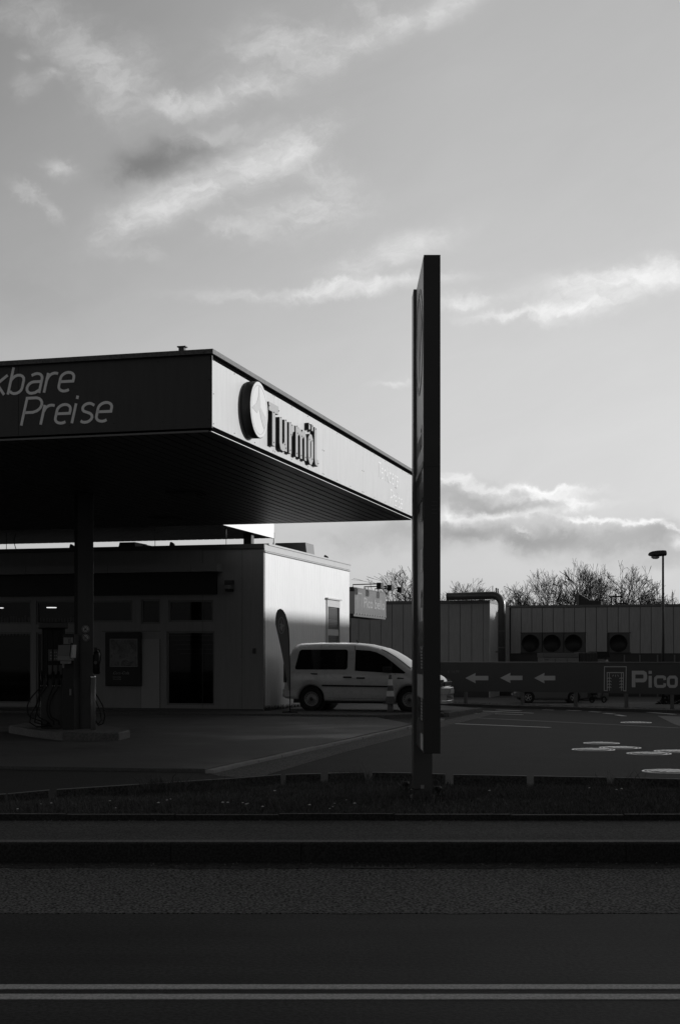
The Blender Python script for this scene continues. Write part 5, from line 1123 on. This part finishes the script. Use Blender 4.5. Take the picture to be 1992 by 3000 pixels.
# dark mound / bush at the right edge
for i in range(900):
    a = rnd.uniform(0, 6.28); el_ = rnd.random()**.7; r = 1.0; q = Vector((p.x-.0+math.cos(a)*r*el_*.9, p.y+math.sin(a)*r*el_*.8, -.25+.62*(1-el_**2)*rnd.uniform(.7, 1.05))); d = Vector((rnd.gauss(0, 1), rnd.gauss(0, 1), rnd.gauss(0, 1))).normalized()*.06; e = Vector((rnd.gauss(0, 1), rnd.gauss(0, 1), rnd.gauss(0, 1))).normalized()*.06
    bsh.add([q, q+d, q+d+e, q+e], [(0, 1, 2, 3)])
bu = thing('low_shrub', 'low dark shrub with bare twigs behind the banner at the right edge', 'shrub'); link('foliage', bsh, M_soil, bu); tw = MB()
for i in range(26):
    q = Vector((p.x+rnd.uniform(-.2, .9), p.y+rnd.uniform(-.3, .3), -.1)); tw.tube([q, q+Vector((rnd.gauss(0, .06), 0, .4)), q+Vector((rnd.gauss(0, .16), 0, rnd.uniform(.7, 1.0)))], [.012, .009, .004], 4)
link('twigs', tw, M_bark, bu)

# lamp post
Ly = 48.0; lp = thing('street_lamp', 'tall thin street lamp with single flat head against the sky', 'street lamp', ((1941-CU)/F*Ly, Ly, -.7)); kz_ = F/Ly
zl_ = lambda v: 1.6-(v-HV)/kz_+.7
link('pole', MB().cyl((0, 0, 0), (0, 0, 1), .058, zl_(1626), 14, .034), M_dark, lp); hd = MB(); hz = zl_(1628)
sec_ = [(-.50, .012, .02), (-.46, .05, .05), (-.36, .09, .075), (-.2, .10, .085), (0, .085, .085), (.10, .06, .075), (.12, .04, .05)]; n = 12
for (x, ry, rz) in sec_:
    for k_ in range(n): a = 2*math.pi*k_/n; hd.v.append((x, ry*math.cos(a), hz+.03+1.5*(rz*math.sin(a) if math.sin(a) > 0 else rz*.6*math.sin(a))+(x+.5)*.06))
for i in range(len(sec_)-1):
    for k_ in range(n): hd.f.append((i*n+k_, i*n+(k_+1) % n, (i+1)*n+(k_+1) % n, (i+1)*n+k_)); hd.sm.append(True)
hd.f += [tuple(range(n)), tuple((len(sec_)-1)*n+k_ for k_ in range(n))]; hd.sm += [False]*2
ho = link('lamp_head', hd, M_dark, lp); link('lamp_glass', MB().lathe([(.15, 0), (.13, -.05), (.07, -.08), (0, -.085)], Matrix.Translation((-.26, 0, hz-.03)) @ Matrix.Diagonal((1, .55, 1, 1)), 18), mat('lamp_glass', .35, .2, var=.05), lp)

# sign box "Pico bello"
Gy = 60.0; g0 = Vector(((1038-CU)/F*Gy, Gy, 0)); sg = thing('car_wash_sign', 'pale sign box with lettering and lamp arms behind the shop', 'sign', g0, G15)
gfx = lambda u, v: to_local(on_plane(u, v, g0, E1), g0)
ga, gb, gc, gd_ = gfx(1038, 1725), gfx(1131, 1739), gfx(1131, 1809), gfx(1038, 1795)
zt_, zb_ = (ga.z+gb.z)/2, (gc.z+gd_.z)/2; GL_ = gb.y
link('sign_housing', MB().box(-.9, -.03, 0, GL_, zb_-.12, zt_+.06), M_hd, sg)
link('sign_face', MB().box(-.028, .0, .02, GL_-.02, zb_, zt_), mat('sign_face_pale', .10, .35, spec=.5, var=.45, vscale=.7), sg)
gt = text_mb('Pico bello', .62, lambda x, y, z: Vector((.002+z, GL_*.27+x*1.62, (zt_+zb_)/2-.22+y)), .002, .012)
link('sign_lettering', gt, mat('sign_lettering', .19, .5, var=.3, vscale=2), sg)
gs_ = MB(); fg = lambda x, y, z: Vector((.002+z, x, y)); zm = (zt_+zb_)/2
ribbon(gs_, [(.35, zm-.35), (.35, zm+.35), (1.25, zm+.35), (1.25, zm-.35)], .06, False, 0, .003, fg); ribbon(gs_, [(.6, zm-.3), (.6, zm+.1)], .05, False, 0, .003, fg); ribbon(gs_, [(1.0, zm-.3), (1.0, zm+.1)], .05, False, 0, .003, fg)
link('sign_symbol', gs_, mat('sign_lettering', .19, .5, var=.3, vscale=2), sg)
gb_ = MB()
for i in range(13): gb_.box(.001, .012, .1+GL_*.96*i/12, .16+GL_*.96*i/12, zb_-.03, zb_+.03)
link('sign_clips', gb_, M_light, sg)
for y in (.9, 2.9, 4.9): lm = link('lamp_arm', MB().tube([(-.3, y, zt_), (-.3, y, zt_+.2), (.9, y, zt_+.22)], .025, 6), M_black, sg); link('arm_lamp', MB().box(.8, 1.0, y-.25, y+.25, zt_+.02, zt_+.26), M_black, lm)
link('sign_post', MB().box(-.85, -.65, .05, .25, -1.3, zb_-.12), M_dark, sg)
wb = link('white_box', MB().box(-.2, .2, -.05, .05, -.45, .45).box(-.16, .16, -.06, -.05, -.4, .4), M_white); p = at(1024.5, 58, 1.6+(1921-1765)/F*58); wb.location = p; tag(wb, 'small white panel edge just behind the far corner of the shop', 'panel'); 
link('panel_post', MB().box(-.05, .05, .0, .06, -3.0, -.45), M_dark, wb)

# ================================================================== TREES
def make_tree(seed, H, spread, levels=7):
    r_ = random.Random(seed); tr, cr_ = MB(), MB()
    def rec(p, d, L, rad, lv):
        pts = [p]; q = p; dd = d.copy(); ns = 3
        for i in range(ns):
            dd = (dd+Vector((r_.gauss(0, .075), r_.gauss(0, .075), (.06 if lv < 3 else .0)+r_.gauss(0, .06)))).normalized(); q = q+dd*L/ns; pts.append(q)
        r2 = max(rad*.74, 0.0050); (tr if lv < 3 else cr_).tube(pts, [rad+(r2-rad)*i/ns for i in range(ns+1)], 6 if lv < 2 else 3, False)
        if lv >= levels or (lv > 2 and ((q.x/1.25)**2+(q.y/1.25)**2+((q.z-2.35)/1.5)**2 > 1)): return
        nc = 5 if lv == 0 else r_.choice([2, 3] if lv < 4 else [2, 2, 3])
        for i in range(nc):
            a = r_.uniform(0, 6.28) if lv else 6.28*i/nc+r_.uniform(-.4, .4); t = R(r_.uniform(14, 40)) if lv else R(r_.uniform(10, 44))
            perp = dd.cross(Vector((math.cos(a), math.sin(a), .05))).normalized(); nd = (Matrix.Rotation(t*spread, 3, perp) @ dd).normalized()
            rec(pts[-1] if i < 2 else pts[-2], nd, L*r_.uniform(.70, .90), max(r2*r_.uniform(.72, .92), 0.0048), lv+1)
    rec(Vector((0, 0, 0)), Vector((0, 0, 1)), 1.0, .062, 0)
    zs_ = sorted(v[2] for v in cr_.v); zmax = zs_[int(len(zs_)*.995)]; s = H/zmax
    tr.v = [tuple(c*s for c in v) for v in tr.v]; cr_.v = [tuple(c*s for c in v) for v in cr_.v]
    return tr, cr_
def thick(mb_, tmin):    return mb_
protos = []
tl = [ (1158, 1676, 150, 0, 1.1, 'round bare tree just left of the price pylon behind the hall'), (1318, 1704, 150, 1, 1.05, 'small bare tree right beside the price pylon above the hall'), (1368, 1706, 155, 2, .95, 'small bare tree above the duct, right of the pylon'),
 (1475, 1750, 150, 1, 1.0, 'low bare tree just right of the duct bend'), (1532, 1718, 148, 0, .9, 'low bare tree left of the tall tree group'), (1600, 1678, 150, 2, .8, 'slanting bare tree at the left of the tall group'), (1655, 1652, 146, 1, .78, 'tallest bare tree, above the triangular roof hood'), (1712, 1665, 152, 0, .75, 'bare tree in the middle of the tall group'), (1757, 1668, 156, 2, .55, 'slim bare tree in the dip of the tall group'),
 (1808, 1657, 147, 1, .85, 'broad bare tree at the right of the tall group'), (1855, 1690, 150, 0, .7, 'narrow bare tree at the right end of the tall group'), (1893, 1742, 152, 2, .9, 'low bare tree left of the street lamp'), (1925, 1752, 150, 0, 1.0, 'low bush like tree right behind the street lamp'), (1985, 1745, 150, 1, .9, 'low bare tree at the right edge of the photo'), (1415, 1742, 158, 0, 1.0, 'low bare tree behind the horizontal duct'), (1570, 1745, 156, 1, 1.0, 'low wide bare tree behind the left of the tall group')]
P_T = []
for sd2, sp_ in ((11, .9), (23, 1.0), (37, .82)):
    a_, b_ = make_tree(sd2, 10.0, sp_); P_T.append((a_, b_))
meshes = []
for i, (u, v, Y, k_, sx_, lb) in enumerate(tl):
    Ht = 1.6-(v-HV)/F*Y+1.3; sc = Ht/10.0
    root = thing('bare_tree', lb, 'tree', ((u-CU)/F*Y, Y, -1.25), random.uniform(0, 6.28), 'bare trees behind the hall')
    if len(meshes) <= k_ or meshes[k_] is None:
        while len(meshes) <= k_: meshes.append(None)
        t1 = link('trunk', P_T[k_][0], M_bark, root); t2 = link('crown', P_T[k_][1], M_bark, root); meshes[k_] = (t1.data, t2.data)
    else:
        for nm, me in zip(('trunk', 'crown'), meshes[k_]): o = bpy.data.objects.new(nm, me); COL.objects.link(o); o.parent = root
    root.scale = (sc*sx_*1.22, sc*sx_*1.22, sc)
# twigs of a shrub by the sign
# ================================================================== street side building outside the frame that shades the forecourt
WP = Vector((S0.x, S0.y, 0))+E1*35
blk = thing('warehouse', 'long plain warehouse standing to the right of the forecourt outside the picture', 'warehouse', WP, G15)
ZTW = 2.7+35/math.cos(R(35))*math.tan(SUN_EL)
link('walls', MB().box(0, 18, -60, 62, -1.2, ZTW-.25), M_hall, blk); link('roof_edge', MB().box(-.1, 18.1, -60.1, 62.1, ZTW-.249, ZTW), M_mid, blk)
link('tower_block', MB().box(0, 18, 62.2, 100, -1.2, ZTW+2.4), M_hall, blk)
wn_ = MB()
for i in range(20): wn_.box(-.02, -.001, -55+i*4.7, -52.5+i*4.7, 2, 3.4)
link('windows', wn_, M_black, blk)
